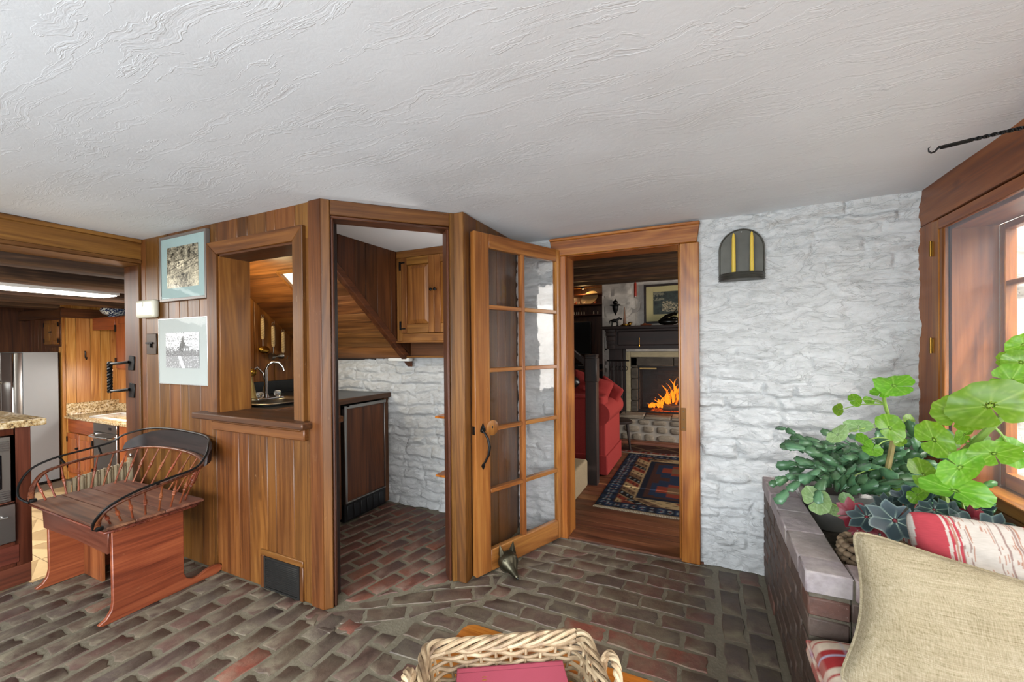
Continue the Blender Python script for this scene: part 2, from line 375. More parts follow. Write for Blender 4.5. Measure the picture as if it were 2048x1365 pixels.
# ---- brick floor of the room
fl_room = MB().box(XO, XW+.2, -3.0, YS+.02, -.12, -.003).build('floor', MORT); struct(fl_room)
n_ = DN; dline = (n_.x, n_.y, -(n_.x*DA.x+n_.y*DA.y))   # >0 on the room side of the slanted opening
def shift(hp, d): return (hp[0], hp[1], hp[2]-d)
neg = lambda hp: (-hp[0], -hp[1], -hp[2])
bord = math.radians(90-58)
zones = []
zones += lay(math.pi/2, .205, .098, .016, [(1, 0, -XO-.0), (-1, 0, -1.33), (0, -1, YP-.005), (0, 1, 2.6)], (-3.6, .12), 6)
zones += lay(0, .205, .098, .016, [(1, 0, 1.32), (-1, 0, .05), (0, -1, YS-.02), (0, 1, 2.6), shift(dline, .25)], (-1.3, .07), 6)
zones += lay(0, .205, .098, .016, [(1, 0, -XPW-.015), (-1, 0, .05), (0, -1, YS-.02), neg(shift(dline, .02))], (-1.3, .07), 6)
zones += lay(0, .205, .098, .016, [(1, 0, 1.09), (-1, 0, .05), (0, -1, YS-.02), shift(dline, .02), neg(shift(dline, .25))], (-1.3, .07), 6)
zones += lay(math.pi/2, .205, .098, .016, [(1, 0, -.06), (-1, 0, .318), (0, -1, YS-.02), (0, 1, 2.6)], (.065, .05), 6)
zones += lay(bord, .21, .10, .015, [shift(dline, .02), neg(shift(dline, .235)), (1, 0, 1.83), (-1, 0, -1.1), (0, 1, -YP+.12)], (-1.75, 1.42), 6)
zones += lay(math.radians(78), .19, .09, .022, [neg(shift(dline, -.01)), (1, 0, 2.55), (-1, 0, -1.27), (0, -1, YS-.03), (0, 1, -YP-.1)], (-2.5, 1.6), 6)
far = MB(); nb = 0; zones.sort(key=lambda p: max((a[0]*cF.x+a[1]*cF.y if a[0]*cF.x+a[1]*cF.y > 1.5 else 99) for a in p))
for p in zones:
    cx = sum(a[0] for a in p)/len(p); cy = sum(a[1] for a in p)/len(p)
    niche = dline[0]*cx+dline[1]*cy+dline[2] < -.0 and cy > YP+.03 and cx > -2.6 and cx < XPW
    if cy > YP+.02 and not niche and dline[0]*cx+dline[1]*cy+dline[2] < 0 and cx < XPW+.02: continue
    r = brick_top(p, random.uniform(-.0012, .0012) if not niche else random.uniform(.001, .004), .0085 if not niche else .006)
    if not r: continue
    c, vs_, fs = r
    q = Vector((cx, cy, -EYE)); d = q.dot(cF); u = q.dot(cR)/max(d, .01)
    if d > 1.55 and abs(u) < 1.3 and nb < 299:
        nb += 1; o = MB().add([(a[0]-cx, a[1]-cy, a[2]) for a in vs_], fs).build('brick', BRICKN if niche else BRICKF, fl_room, local=True); o.location = (cx, cy, 0)
    elif cy > -2.6: far.add(vs_, fs)
tag(far.build('brick_field', BRICKF, fl_room), kind='stuff')
# ---- boards of the living room floor beyond the doorway, with the worn threshold
fw = MB().box(-4.2, 3.0, YS+.02, 7.2, -.12, -.004).build('floor', wood('dark', 'X')); struct(fw)
yb = YS-.03
k = 0
while yb < 6.9:
    wd = random.uniform(.085, .14) if k else .13
    o = B(-1.05 if k < 1 else -2.6, 0.0 if k < 1 else 2.2, yb, yb+wd-.003, -.01, .004 if k else .012).build('floor_board', wood('floor', 'X'), fw, bev=.002); yb += wd; k += 1
# ---- kitchen floor of square tiles, three steps lower
ZK = -.35
fk = MB().box(-9.2, XO, -1.6, 3.2, ZK-.1, ZK-.004).build('floor', plain('grout', '#5a4b3a', .8)); struct(fk)
TL1 = plain('tan_tile', '#c2a679', .35, 0, .5, var=.12); TL2 = plain('brown_tile', '#a3875e', .35, 0, .5, var=.12)
for i in range(9):
    for j in range(6):
        x0 = -7.4+i*.40; y0 = .75+j*.33
        o = B(x0+.003, x0+.397, y0+.003, y0+.327, ZK-.01, ZK).build('tile', TL1, fk, smooth=False)
        MB().prism([(x0+.01, y0+.02), (x0+.39, y0+.165), (x0+.01, y0+.31)], 'Z', ZK-.002, ZK+.0012).build('inlay', TL2, o, smooth=False)
o = struct(B(-4.55, XO-.01, -1.5, .985, ZK-.05, -.005).build('floor', plain('landing_stone', '#7d6a50', .6)))
# ---- ceiling
def cz(x, y): return H+.006*mn.noise(Vector((x*1.7, y*1.7, 3)))+.003*mn.noise(Vector((x*5, y*5, 7)))
cm = MB().grid(lambda u, v: (XO+.02+(XW+.2-XO-.02)*u, -3.0+(YS+3.06)*v, cz(XO+(XW+.2-XO)*u, -3.0+(YS+3.06)*v)), 110, 100)
struct(cm.build('ceiling', CEIL))
struct(B(XO, XW+.2, -3, YS+.1, H+.03, H+.12).build('ceiling', CEIL))
# ---- wall with the serving hatch (boards, each its own piece)
wl = struct(MB().box(XO, -2.72, YP+.02, YP+.14, 0, H+.03).box(-2.02, -1.86, YP+.02, YP+.14, 0, H+.03).box(-2.72, -2.02, YP+.02, YP+.14, 0, .955).box(-2.72, -2.02, YP+.02, YP+.14, 1.975, H+.03).build('wall_left', wood('dark', 'Z')))
def boards(parent, xs, z0, z1, yf, th=.022, kind='pine', name='board', ax='x'):
    for a, b in zip(xs[:-1], xs[1:]):
        if ax == 'x': m_ = B(a+.0012, b-.0012, yf, yf+th, z0, z1)
        else: m_ = B(yf-th, yf, a+.0012, b-.0012, z0, z1)
        m_.build(name, wood(kind, 'Z'), parent, bev=.0035)
xl = [-3.64, -3.574, -3.41, -3.28, -3.152, -3.053, -2.924, -2.80]
boards(wl, xl, 0, H, YP)
boards(wl, [-2.80, -2.759, -2.538, -2.442, -2.274, -2.2, -2.05, -1.907], 0, .955, YP)
boards(wl, [-2.80, -2.739, -2.527, -2.432, -2.26, -2.186, -2.02, -1.902], 1.975, H, YP)
B(-1.945, -1.904, YP, YP+.022, .955, 1.975).build('board', wood('pine'), wl, bev=.003)
B(-1.906, -1.812, YP-.012, YP+.05, 0, H).build('corner_board', wood('pine'), wl, bev=.004)
# hatch frame and sill
hf = wl
for nm, m_, ax in (('hatch_frame', MB().hexa([(-2.80, YP-.024, .99), (-2.712, YP-.018, .99), (-2.712, YP+.003, .99), (-2.80, YP+.003, .99), (-2.80, YP-.024, 2.045), (-2.712, YP-.018, 1.968), (-2.712, YP+.003, 1.968), (-2.80, YP+.003, 2.045)]), 'Z'),
                   ('hatch_frame', MB().hexa([(-2.022, YP-.018, .99), (-1.935, YP-.024, .99), (-1.935, YP+.003, .99), (-2.022, YP+.003, .99), (-2.022, YP-.018, 1.968), (-1.935, YP-.024, 2.045), (-1.935, YP+.003, 2.045), (-2.022, YP+.003, 1.968)]), 'Z'),
                   ('hatch_frame', MB().hexa([(-2.712, YP-.018, 1.968), (-2.022, YP-.018, 1.968), (-2.022, YP+.003, 1.968), (-2.712, YP+.003, 1.968), (-2.80, YP-.024, 2.045), (-1.935, YP-.024, 2.045), (-1.935, YP+.003, 2.045), (-2.80, YP+.003, 2.045)]), 'X')):
    m_.build(nm, wood('pine', ax), wl, bev=.003)
B(-2.722, -2.700, YP-.004, YP+.185, .985, 1.97).build('hatch_jamb', wood('cup', 'Z'), wl, bev=.002)
B(-2.034, -2.012, YP-.004, YP+.185, .985, 1.97).build('hatch_jamb', wood('cup', 'Z'), wl, bev=.002)
B(-2.72, -2.01, YP-.004, YP+.185, 1.956, 1.976).build('hatch_jamb', wood('niche', 'X'), wl, bev=.002)
B(-2.885, -1.885, YP-.075, YP+.20, .955, .992).build('hatch_sill', wood('niche', 'X'), wl, bev=.006)
B(-2.76, -1.93, YP-.028, YP+.01, .885, .954).build('sill_apron', wood('pine', 'X'), wl, bev=.006)
B(-2.75, -1.95, YP-.038, YP-.01, .935, .955).build('sill_moulding', wood('pine', 'X'), wl, bev=.006)
# opening to the kitchen: deep post and boxed beam
kp = struct(B(-3.885, -3.64, YP+.004, YP+.03, -.35, 2.02).build('trim', wood('niche', 'Z'), bev=.004))
B(-3.66, -3.64, YP-.012, YP+.02, 0, H).build('corner_bead', wood('pine', 'Z'), kp, bev=.004)
struct(B(-3.90, -3.64, YP+.03, YP+.16, -.35, H+.1).build('wall_left', wood('dark', 'Z')))
bm_ = struct(B(-3.885, -3.628, -2.2, YP+.003, 1.995, H+.02).build('trim', wood('cup', 'Y'), bev=.004))
B(-3.628, -3.618, -2.2, YP, 1.995, 2.025).build('beam_bead', wood('pine', 'Y'), bm_, bev=.004)
B(-3.628, -3.612, -2.2, YP, H-.03, H).build('beam_moulding', wood('cup', 'Y'), bm_, bev=.004)
# ---- slanted wall with the niche doorway
wd = thing('wall_diagonal', None, None, (DA.x, DA.y, 0), math.atan2(DU.y, DU.x)); struct(wd)
def dbox(x0, x1, y0, y1, z0, z1, nm, kind='pine', ax='Z', bev=.004, parent=wd): return B(x0, x1, y0, y1, z0, z1).build(nm, wood(kind, ax), parent, bev=bev, local=True)
dbox(-.035, .014, -.012, .10, 0, H, 'casing'); dbox(.014, .03, .004, .10, 0, 2.09, 'jamb', 'niche')
dbox(.655, .705, -.012, .11, 0, H, 'casing'); dbox(.638, .655, .004, .11, 0, 2.09, 'jamb', 'niche')
dbox(.014, .655, -.010, .10, 2.09, H, 'head_casing', 'pine', 'X'); dbox(.014, .655, .0, .11, 2.075, 2.09, 'head_jamb', 'niche', 'X')
# ---- passage wall behind the glazed door
wpg = struct(B(XPW-.11, XPW-.022, 2.12, YS+.03, 0, H+.02).build('wall_passage', wood('dark')))
boards(wpg, [2.075, 2.20, 2.34, 2.47, 2.60, 2.78], 0, H, XPW, ax='y')
B(XPW-.06, XPW+.006, 2.035, 2.10, 0, H).build('corner_board', wood('pine'), wpg, bev=.004)
boards(wpg, [2.16, 2.30, 2.45, 2.62, 2.84], 0, H, XPW-.088, th=.02, ax='y', kind='niche')
# ---- niche: board wall, sloping underside of the stair, tool wall
wh = struct(MB().prism([(1.81, 2.0-.87*-.19+.03), (2.84, 1.30), (2.84, H+.02), (1.81, H+.02)], 'X', XH-.05, XH-.022).build('wall_niche', wood('dark')))
def soff(y): return 2.0-.87*(y-2.0)
for a, b in ((1.70, 1.80), (1.80, 1.93), (1.93, 2.045), (2.045, 2.20), (2.20, 2.30), (2.30, 2.42), (2.42, 2.57), (2.57, 2.84)):
    MB().prism([(a+.001, max(soff(a)-.02, 1.3)), (b-.001, max(soff(b)-.02, 1.3)), (b-.001, H), (a+.001, H)], 'X', XH-.022, XH).build('board', wood('niche'), wh, bev=.003)
MB().prism([(1.79, soff(1.79)), (2.82, soff(2.82)), (2.82, soff(2.82)-.07), (1.79, soff(1.79)-.07)], 'X', XH-.045, XH+.012).build('stringer', wood('niche', 'Y'), wh, bev=.006)
ws = struct(MB().prism([(1.80, soff(1.80)+.06), (2.86, soff(2.86)+.06), (2.86, soff(2.86)+.02), (1.80, soff(1.80)+.02)], 'X', -3.5, XH-.02).build('ceiling_slope', wood('dark', 'X')))
ys = [1.79, 1.93, 2.08, 2.26, 2.40, 2.56, 2.70, 2.82]
for a, b in zip(ys[:-1], ys[1:]):
    MB().prism([(a+.001, soff(a)), (b-.001, soff(b)), (b-.001, soff(b)+.02), (a+.001, soff(a)+.02)], 'X', -3.48, XH-.046).build('board', wood('soffit', 'X'), ws, bev=.003)
wt = struct(B(-3.56, -3.502, YP+.16, 2.84, 0, H+.02).build('wall_tool_side', wood('dark')))
boards(wt, [1.70, 1.86, 2.0, 2.13, 2.24, 2.42, 2.60, 2.84], .985, H, -3.48, ax='y', kind='cup')
# ---- window wall
ww = struct(MB().box(XW+.031, XW+.20, 2.632, YS+.2, 0, H+.02).box(XW+.031, XW+.20, -3, 2.632, 1.937, H+.02).box(XW+.031, XW+.20, -3, 2.632, 0, .699).box(XW+.022, XW+.2, .62, .80, .7, 1.93).box(XW+.022, XW+.2, -1.2, -1.0, .7, 1.93).build('wall_right', wood('dark')))
B(XW, XW+.03, -3, YS+.01, 1.985, H+.01).build('header_board', wood('window', 'Y'), ww, bev=.004)
B(XW, XW+.03, 2.70, YS+.01, .60, 1.985).build('side_board', wood('window', 'Z'), ww, bev=.004)
B(XW+.004, XW+.03, -3, 2.70, .55, .70).build('apron_board', wood('dark', 'Y'), ww, bev=.003)
# deep reveal boards
B(XW+.03, XW+.19, 2.612, 2.63, .735, 1.93).build('reveal_board', wood('window', 'Z'), ww, bev=.001)
B(XW+.03, XW+.19, .80, 2.63, 1.915, 1.935).build('reveal_board', wood('window', 'Y'), ww, bev=.001)
B(XW+.0, XW+.20, .78, 2.63, .70, .735).build('window_sill', wood('casing', 'Y'), ww, bev=.004)
# hinged screen frame in front of the reveal
wsr = struct(thing('window_screen', None, None, (XW, 2.6, .75)))
sf = wood('casing', 'Z'); sfy = wood('casing', 'Y')
B(XW-.006, XW+.018, 2.64, 2.70, .745, 1.975).build('screen_stile', sf, wsr, bev=.003)
B(XW-.002, XW+.022, 2.612, 2.642, .775, 1.935).build('screen_stile', wood('door', 'Z'), wsr, bev=.006)
B(XW-.006, XW+.018, .80, 2.64, 1.925, 1.975).build('screen_rail', sfy, wsr, bev=.003)
B(XW-.006, XW+.018, .80, 2.64, .738, .785).build('screen_rail', sfy, wsr, bev=.003)
B(XW-.006, XW+.018, .80, .86, .745, 1.975).build('screen_stile', sf, wsr, bev=.003)
ns = N('insect_screen'); trn = ns.t.nodes.new('ShaderNodeBsdfTransparent'); mx = ns.t.nodes.new('ShaderNodeMixShader'); mx.inputs[0].default_value = .36
ns.out('#8d949c' and hexc('#a4acb6'), .8); ns.t.links.new(trn.outputs[0], mx.inputs[1]); ns.t.links.new(ns.p.outputs[0], mx.inputs[2]); ns.t.links.new(mx.outputs[0], ns.t.nodes['Material Output'].inputs[0])
MB().add([(XW+.008, .86, .785), (XW+.008, 2.612, .785), (XW+.008, 2.612, 1.925), (XW+.008, .86, 1.925)], [(0, 1, 2, 3)]).build('screen_mesh', ns.m, wsr)
for z in (1.845, 1.37, .93): 
    h_ = B(XW-.010, XW-.002, 2.690, 2.702, z-.035, z+.035).build('hinge', plain('worn_brass', '#7a5a22', .4, .9), wsr, bev=.001)
    MB().tube([(XW-.012, 2.696, z-.038), (XW-.012, 2.696, z+.038)], .005).build('hinge_pin', plain('worn_brass', '#7a5a22', .4, .9), h_)
# sash window in the reveal
wn = struct(thing('window_1', None, None, (XW+.19, 2.6, .73)))
XS = XW+.19
def sash(y0, y1):
    B(XS, XS+.04, y1-.035, y1, .735, 1.915).build('sash_stile', wood('casing', 'Z'), wn, bev=.003)
    B(XS, XS+.04, y0, y0+.035, .735, 1.915).build('sash_stile', wood('casing', 'Z'), wn, bev=.003)
    B(XS, XS+.04, y0+.035, y1-.035, 1.885, 1.915).build('sash_rail', wood('casing', 'Y'), wn, bev=.003)
    B(XS, XS+.04, y0+.035, y1-.035, .735, .80).build('sash_rail', wood('casing', 'Y'), wn, bev=.003)
    zs = [.80, 1.09, 1.368, 1.646, 1.885]
    for z in zs[1:-1]: B(XS+.003, XS+.036, y0+.035, y1-.035, z-.011, z+.011).build('muntin', wood('casing', 'Y'), wn, bev=.003)
    ym = (y0+y1)/2; B(XS+.003, XS+.036, ym-.011, ym+.011, .80, 1.885).build('muntin', wood('casing', 'Z'), wn, bev=.003)
    for z0, z1 in zip(zs[:-1], zs[1:]):
        for a, b in ((y0+.035, ym-.011), (ym+.011, y1-.035)):
            MB().box(XS+.016, XS+.019, a, b, z0+.011, z1-.011).build('pane', GLASS, wn, smooth=False)
sash(1.72, 2.613); sash(.82, 1.70)
B(XS-.03, XS+.01, 1.695, 1.725, .735, 1.915).build('mullion', wood('casing', 'Z'), wn, bev=.003)
# casement operator on the sill
op = thing('casement_latch', 'bronze casement crank latch on the window sill at the right edge', 'latch', (XS-.06, 2.13, .735))
BRZ = plain('bronze', '#6b4a30', .35, .8)
B(XS-.075, XS-.03, 2.06, 2.20, .736, .775).build('housing', BRZ, op, bev=.006); B(XS-.065, XS-.04, 2.10, 2.15, .776, .815).build('spindle', BRZ, op, bev=.004)
MB().tube([(XS-.055, 2.12, .80), (XS-.07, 2.08, .805), (XS-.075, 2.02, .79)], .006).build('crank', BRZ, op)
# outside: sunlit stone wall and ground
def fbm(x, y, s, o=4, seed=0):
    r = np.random.default_rng(seed); T = r.random((64, 64)); out = np.zeros_like(x); a = 1.; tot = 0
    for k_ in range(o):
        X = x*s*2**k_+k_*7.3; Y = y*s*2**k_+k_*3.1; xi = np.floor(X).astype(int); yi = np.floor(Y).astype(int); fx = X-xi; fy = Y-yi
        fx = fx*fx*(3-2*fx); fy = fy*fy*(3-2*fy)
        v_ = (T[xi % 64, yi % 64]*(1-fx)+T[(xi+1) % 64, yi % 64]*fx)*(1-fy)+(T[xi % 64, (yi+1) % 64]*(1-fx)+T[(xi+1) % 64, (yi+1) % 64]*fx)*fy
        out += a*v_; tot += a; a *= .5
    return out/tot
def stone_wall(name, x0, x1, z0, z1, yface, st, mat, hole=None, seed=3, hh=(.055, .115), amp=1.25, skip=None):
    nx = int((x1-x0)/st); nz = int((z1-z0)/st); X, Z = np.meshgrid(np.linspace(x0, x1, nx+1), np.linspace(z0, z1, nz+1))
    wx = X+.07*(fbm(X, Z*2, 5, 3, seed)-.5)+.03*(fbm(X, Z, 18, 2, seed+1)-.5); wz = Z+.075*(fbm(X, Z, 3, 3, seed+2)-.5)+.03*(fbm(X, Z, 14, 2, seed+3)-.5)
    r = random.Random(seed); rows = [z0-.1]
    while rows[-1] < z1+.1: rows.append(rows[-1]+r.uniform(*hh))
    rows = np.array(rows); ri = np.clip(np.searchsorted(rows, wz)-1, 0, len(rows)-2); hgt = np.zeros_like(X); sid = np.zeros(X.shape, int); dist = np.zeros_like(X); base = 0
    am = {}; 
    for k_ in range(len(rows)-1):
        cuts = [x0-.3-r.random()*.2]
        while cuts[-1] < x1+.3: cuts.append(cuts[-1]+r.uniform(.13, .42))
        cuts = np.array(cuts); mk = ri == k_; xx = wx[mk]; ci = np.clip(np.searchsorted(cuts, xx)-1, 0, len(cuts)-2)
        d = np.minimum(np.minimum(xx-cuts[ci], cuts[ci+1]-xx)*1.0, np.minimum(wz[mk]-rows[k_], rows[k_+1]-wz[mk]))
        dist[mk] = d; sid[mk] = base+ci
        A_ = np.array([r.uniform(.1, 1.)*.021 for _ in cuts]); tl = np.array([r.uniform(-.25, .25) for _ in cuts]); tz = np.array([r.uniform(-.5, .25) for _ in cuts])
        s_ = np.clip(d/.020, 0, 1); s_ = s_*s_*(3-2*s_)
        hgt[mk] = s_*(A_[ci]+.35*tz[ci]*(wz[mk]-(rows[k_]+rows[k_+1])/2)+.05*tl[ci]*(xx-(cuts[ci]+cuts[ci+1])/2)); base += len(cuts)
    sm = fbm(X, Z, 1.3, 2, seed+9); k2 = .55+.9*np.clip((sm-.35)*2.5, 0, 1)
    hgt = (hgt*k2+.024*(fbm(X, Z*2.2, 6, 5, seed+5)-.5)+.016*(fbm(X, Z*2.0, 22, 4, seed+6)-.5)+.04*(fbm(X, Z, 1.1, 2, seed+7)-.5))*amp
    P = np.stack([X, yface-hgt, Z], -1).reshape(-1, 3); gz, gx = np.gradient(hgt, st); Nn = np.stack([-gx, -np.ones_like(gx), -gz], -1); 
    Nn[..., 0] = -gx; Nn = Nn/np.linalg.norm(Nn, axis=-1, keepdims=True); Nn = Nn.reshape(-1, 3); W_ = nx+1
    i, j = np.meshgrid(np.arange(nx), np.arange(nz)); q = np.stack([j*W_+i, j*W_+i+1, (j+1)*W_+i+1, (j+1)*W_+i], -1).reshape(-1, 4)
    cxm = X.reshape(-1)[q].mean(1); czm = Z.reshape(-1)[q].mean(1); keep = np.ones(len(q), bool)
    for (a, b, c, d) in (hole or []): keep &= ~((cxm > a) & (cxm < b) & (czm > c) & (czm < d))
    ids = np.where(dist.reshape(-1)[q[:, 0]] > .007, sid.reshape(-1)[q[:, 0]], -1); q = q[keep]; ids = ids[keep]
    root = None
    def mk_(nm, qs, parent):
        u_, inv = np.unique(qs, return_inverse=True); me = bpy.data.meshes.new(nm); me.from_pydata(P[u_].tolist(), [], inv.reshape(-1, 4).tolist())
        me.polygons.foreach_set('use_smooth', [True]*len(me.polygons)); me.normals_split_custom_set_from_vertices(Nn[u_].tolist()); me.materials.append(mat); return link(nm, me, parent)
    root = struct(mk_(name, q[ids == -1], None))
    order = np.argsort(ids, kind='stable'); ids = ids[order]; q = q[order]; a = np.searchsorted(ids, 0)
    while a < len(ids):
        b = np.searchsorted(ids, ids[a], 'right')
        if b-a > 12: mk_('stone', q[a:b], root)
        a = b
    return root
stone_wall('wall_back', -3.47, XW+.015, 0, H+.01, YS, .0105, STONE, [(-.96, -.06, -1, 2.14), (-3.6, XH-.02, 1.34, 3), (XH-.05, -1.37, 1.5, 3)], 3)
struct(MB().box(-3.6, -1.0, YS+.07, YS+.11, 0, H+.1).box(-.02, XW+.2, YS+.07, YS+.11, 0, H+.1).box(-1.0, -.02, YS+.07, YS+.11, 2.15, H+.1).build('wall_back', plain('plain_plaster', '#8d867b', .9)))
STX = mk_stone('sunlit_rubble', '#b9b4a8', '#cfcbc0', '#6f6a5c', .8)
ow = stone_wall('wall_outside', XW+.24, 3.6, -.3, 3.0, YS+.10, .03, STX, None, 21, (.10, .2), 1.6)
struct(B(XW+.2, 9, -6, 9, -.6, -.35).build('ground', plain('gravel', '#9a958a', .9, var=.3)))
# ---- doorway to the living room
dwy = struct(thing('door_1', None, None, (-.5, YS, 0)))
MB().prism([(-1.0, 2.155), (-.985, 2.03), (-.03, 2.03), (-.012, 2.155)], 'Y', YS-.06, YS+.03).build('head_casing', wood('casing', 'X'), dwy, bev=.004)
B(-1.0, -.012, YS-.074, YS-.02, 2.135, 2.157).build('head_moulding', wood('casing', 'X'), dwy, bev=.006)
B(-.98, -.882, YS-.052, YS+.03, 0, 2.03).build('casing', wood('casing', 'Z'), dwy, bev=.005)
B(-.130, -.018, YS-.052, YS+.03, 0, 2.03).build('casing', wood('casing', 'Z'), dwy, bev=.005)
B(-.142, -.128, YS-.03, YS+.14, 0, 2.04).build('jamb', wood('casing', 'Z'), dwy, bev=.004); B(-.895, -.88, YS-.03, YS+.14, 0, 2.04).build('jamb', wood('casing', 'Z'), dwy, bev=.004)
B(-.895, -.128, YS-.03, YS+.14, 2.025, 2.042).build('head_jamb', wood('casing', 'X'), dwy, bev=.004)
sp = B(-.1445, -.1415, YS-.01, YS+.02, .86, .98).build('strike_plate', plain('old_brass', '#5a3c1c', .5, .8), dwy)
sp2 = B(-.128, -.098, YS-.055, YS-.051, .84, .985).build('strike_plate', plain('old_brass', '#5a3c1c', .5, .8), dwy, bev=.001)
for z in (.86, .91, .965): MB().lathe([(.004, 0), (.003, .003)], (-.113, YS-.0545, z), 8, (0, -1, 0)).build('screw', BLACK, sp2)
# ================================================================== GLAZED DOOR
dA = Vector((-1.236, 2.10, 0)); dang = math.radians(67.4)
dr = thing('glazed_door', 'open pine door with ten glass panes and a black iron pull', 'door', dA, dang)
def db(x0, x1, z0, z1, nm, ax='Z', y0=-.019, y1=.019, kind='door', bev=.003, parent=None): return B(x0, x1, y0, y1, z0, z1).build(nm, wood(kind, ax), parent or dr, bev=bev, local=True)
db(0, .114, .012, 2.072, 'stile'); db(.731, .839, .012, 2.072, 'stile')
db(.114, .731, .012, .142, 'bottom_rail', 'X'); db(.114, .731, 1.985, 2.072, 'top_rail', 'X')
zs = [.142, .501, .879, 1.24, 1.626, 1.985]
db(.388, .416, .142, 1.985, 'muntin')
for z in zs[1:-1]:
    db(.114, .388, z-.013, z+.013, 'muntin', 'X'); db(.416, .731, z-.013, z+.013, 'muntin', 'X')
for i in range(5):
    for a, b in ((.114, .388), (.416, .731)):
        p = MB(); zz0 = zs[i]+(.013 if i else 0); zz1 = zs[i+1]-(.013 if i < 4 else 0)
        jx = random.uniform(-.0012, .0012)
        p.hexa([(a, -.002+jx, zz0), (b, -.002-jx, zz0), (b, .001-jx, zz0), (a, .001+jx, zz0), (a, -.002, zz1), (b, -.002+jx, zz1), (b, .001+jx, zz1), (a, .001, zz1)])
        p.build('pane', GLASS, dr, smooth=False, local=True)
# iron pull: arrow plates and a bowed grip on the room side
hp_ = MB(); x_ = .052
hp_.prism([(x_-.004, .915), (x_, .925), (x_+.004, .915), (x_+.016, .895), (x_+.020, .878), (x_+.006, .868), (x_-.006, .868), (x_-.020, .878), (x_-.016, .895)], 'Y', -.026, -.019)
hp_.prism([(x_, .648), (x_+.012, .668), (x_+.006, .682), (x_-.006, .682), (x_-.012, .668)], 'Y', -.026, -.019)
hp_.tube([(x_, -.024, .876), (x_+.004, -.036, .868), (x_+.012, -.056, .835), (x_+.017, -.064, .79), (x_+.014, -.058, .74), (x_+.005, -.036, .695), (x_, -.024, .678)], [.006, .006, .008, .0095, .008, .006, .005], 10)
hd = hp_.build('door_pull', IRON, dr, local=True)
for z in (.902, .885): MB().lathe([(.003, 0), (.0022, .002)], (x_-.008 if z < .9 else x_+.006, -.0262, z), 8, (0, -1, 0)).build('screw', STEEL, hd, local=True)
lk = MB(); lk.lathe([(.047, 0), (.047, .0012), (.046, .0018)], (.130, -.0192, .888), 28, (0, -1, 0)).build('lock_patch', wood('door', 'Z'), dr, local=True)
MB().ell((.128, -.0215, .892), .005, .002, .008, 10, 6).build('keyhole', BLACK, dr, local=True)
for z in (.3, 1.05, 1.75): B(.836, .846, -.021, .02, z-.045, z+.045).build('hinge', BRASS, dr, bev=.001, local=True)
B(-.002, .002, -.012, .012, .86, .91).build('latch_plate', IRON, dr, local=True, bev=.001)
# fox head door stop
FOXM = plain('aged_bronze', '#4a4536', .32, .85, .5, var=.3, bump=.25, bs=70)
fx = thing('fox_head_doorstop', 'small dark bronze fox head standing on bricks against the open door', 'doorstop', (-1.075, 2.245, 0), math.radians(-38))
def fox():
    m_ = MB()
    # profile rings from crown/neck at back to the nose (local +x = nose direction)
    R_ = [(-.062, .056, .040, .042), (-.050, .060, .058, .056), (-.025, .064, .064, .062), (.004, .060, .056, .053), (.028, .048, .038, .038), (.052, .034, .024, .027), (.076, .025, .016, .019), (.094, .020, .011, .013), (.102, .018, .004, .005)]
    def f(u, v):
        t = v*(len(R_)-1); i = min(int(t), len(R_)-2); a = t-i; r = [R_[i][k]*(1-a)+R_[i+1][k]*a for k in range(4)]; th = 2*math.pi*u
        z = r[1]+r[3]*math.sin(th); brow = .006*math.exp(-((r[0]-.012)/.014)**2)*max(0, math.sin(th))**2
        return (r[0], r[2]*math.cos(th), max(z+brow, .001))
    m_.grid(f, 20, 26, True); m_.ell((-.062, 0, .052), .006, .030, .036, 12, 6); return m_
fox().build('head', FOXM, fx, local=True, ang=70)
for s in (-1, 1):
    e = MB(); e.add([(-.050, s*.014, .108), (-.014, s*.028, .106), (-.020, s*.056, .096), (-.060, s*.050, .094), (-.046, s*.048, .172)], [(0, 1, 4), (1, 2, 4), (2, 3, 4), (3, 0, 4), (0, 3, 2, 1)])
    e.build('ear', FOXM, fx, local=True, bev=.003, seg=2); MB().ell((.012, s*.038, .088), .006, .005, .005, 8, 6).build('eye', BLACK, fx, local=True)
MB().ell((.102, 0, .018), .006, .007, .006, 10, 6).build('nose', BLACK, fx, local=True)
MB().ell((-.030, 0, .016), .050, .046, .016, 14, 6).build('ruff', FOXM, fx, local=True)
# ================================================================== NICHE FITTINGS
uc = thing('wall_cupboard', 'pine corner cupboard with two raised-panel doors high in the niche', 'cupboard', (-1.8, 2.84, 1.43))
cw = wood('cup', 'Z'); cwx = wood('cup', 'X')
B(XH+.006, -1.37, 2.655, 2.85, 1.43, H-.005).build('carcass', wood('niche', 'Z'), uc)
B(XH+.008, -2.205, 2.63, 2.655, 1.425, H-.06).build('face_stile', cw, uc, bev=.002); B(XH+.008, -1.37, 2.626, 2.655, H-.062, H-.004).build('face_rail', cwx, uc, bev=.003)
B(-2.205, -1.37, 2.63, 2.655, 1.425, 1.497).build('face_rail', cwx, uc, bev=.002)
B(XH+.008, -1.37, 2.615, 2.655, 1.420, 1.438).build('bottom_moulding', cwx, uc, bev=.004)
B(-1.555, -1.37, 2.63, 2.655, 1.497, H-.062).build('face_stile', cw, uc, bev=.002)
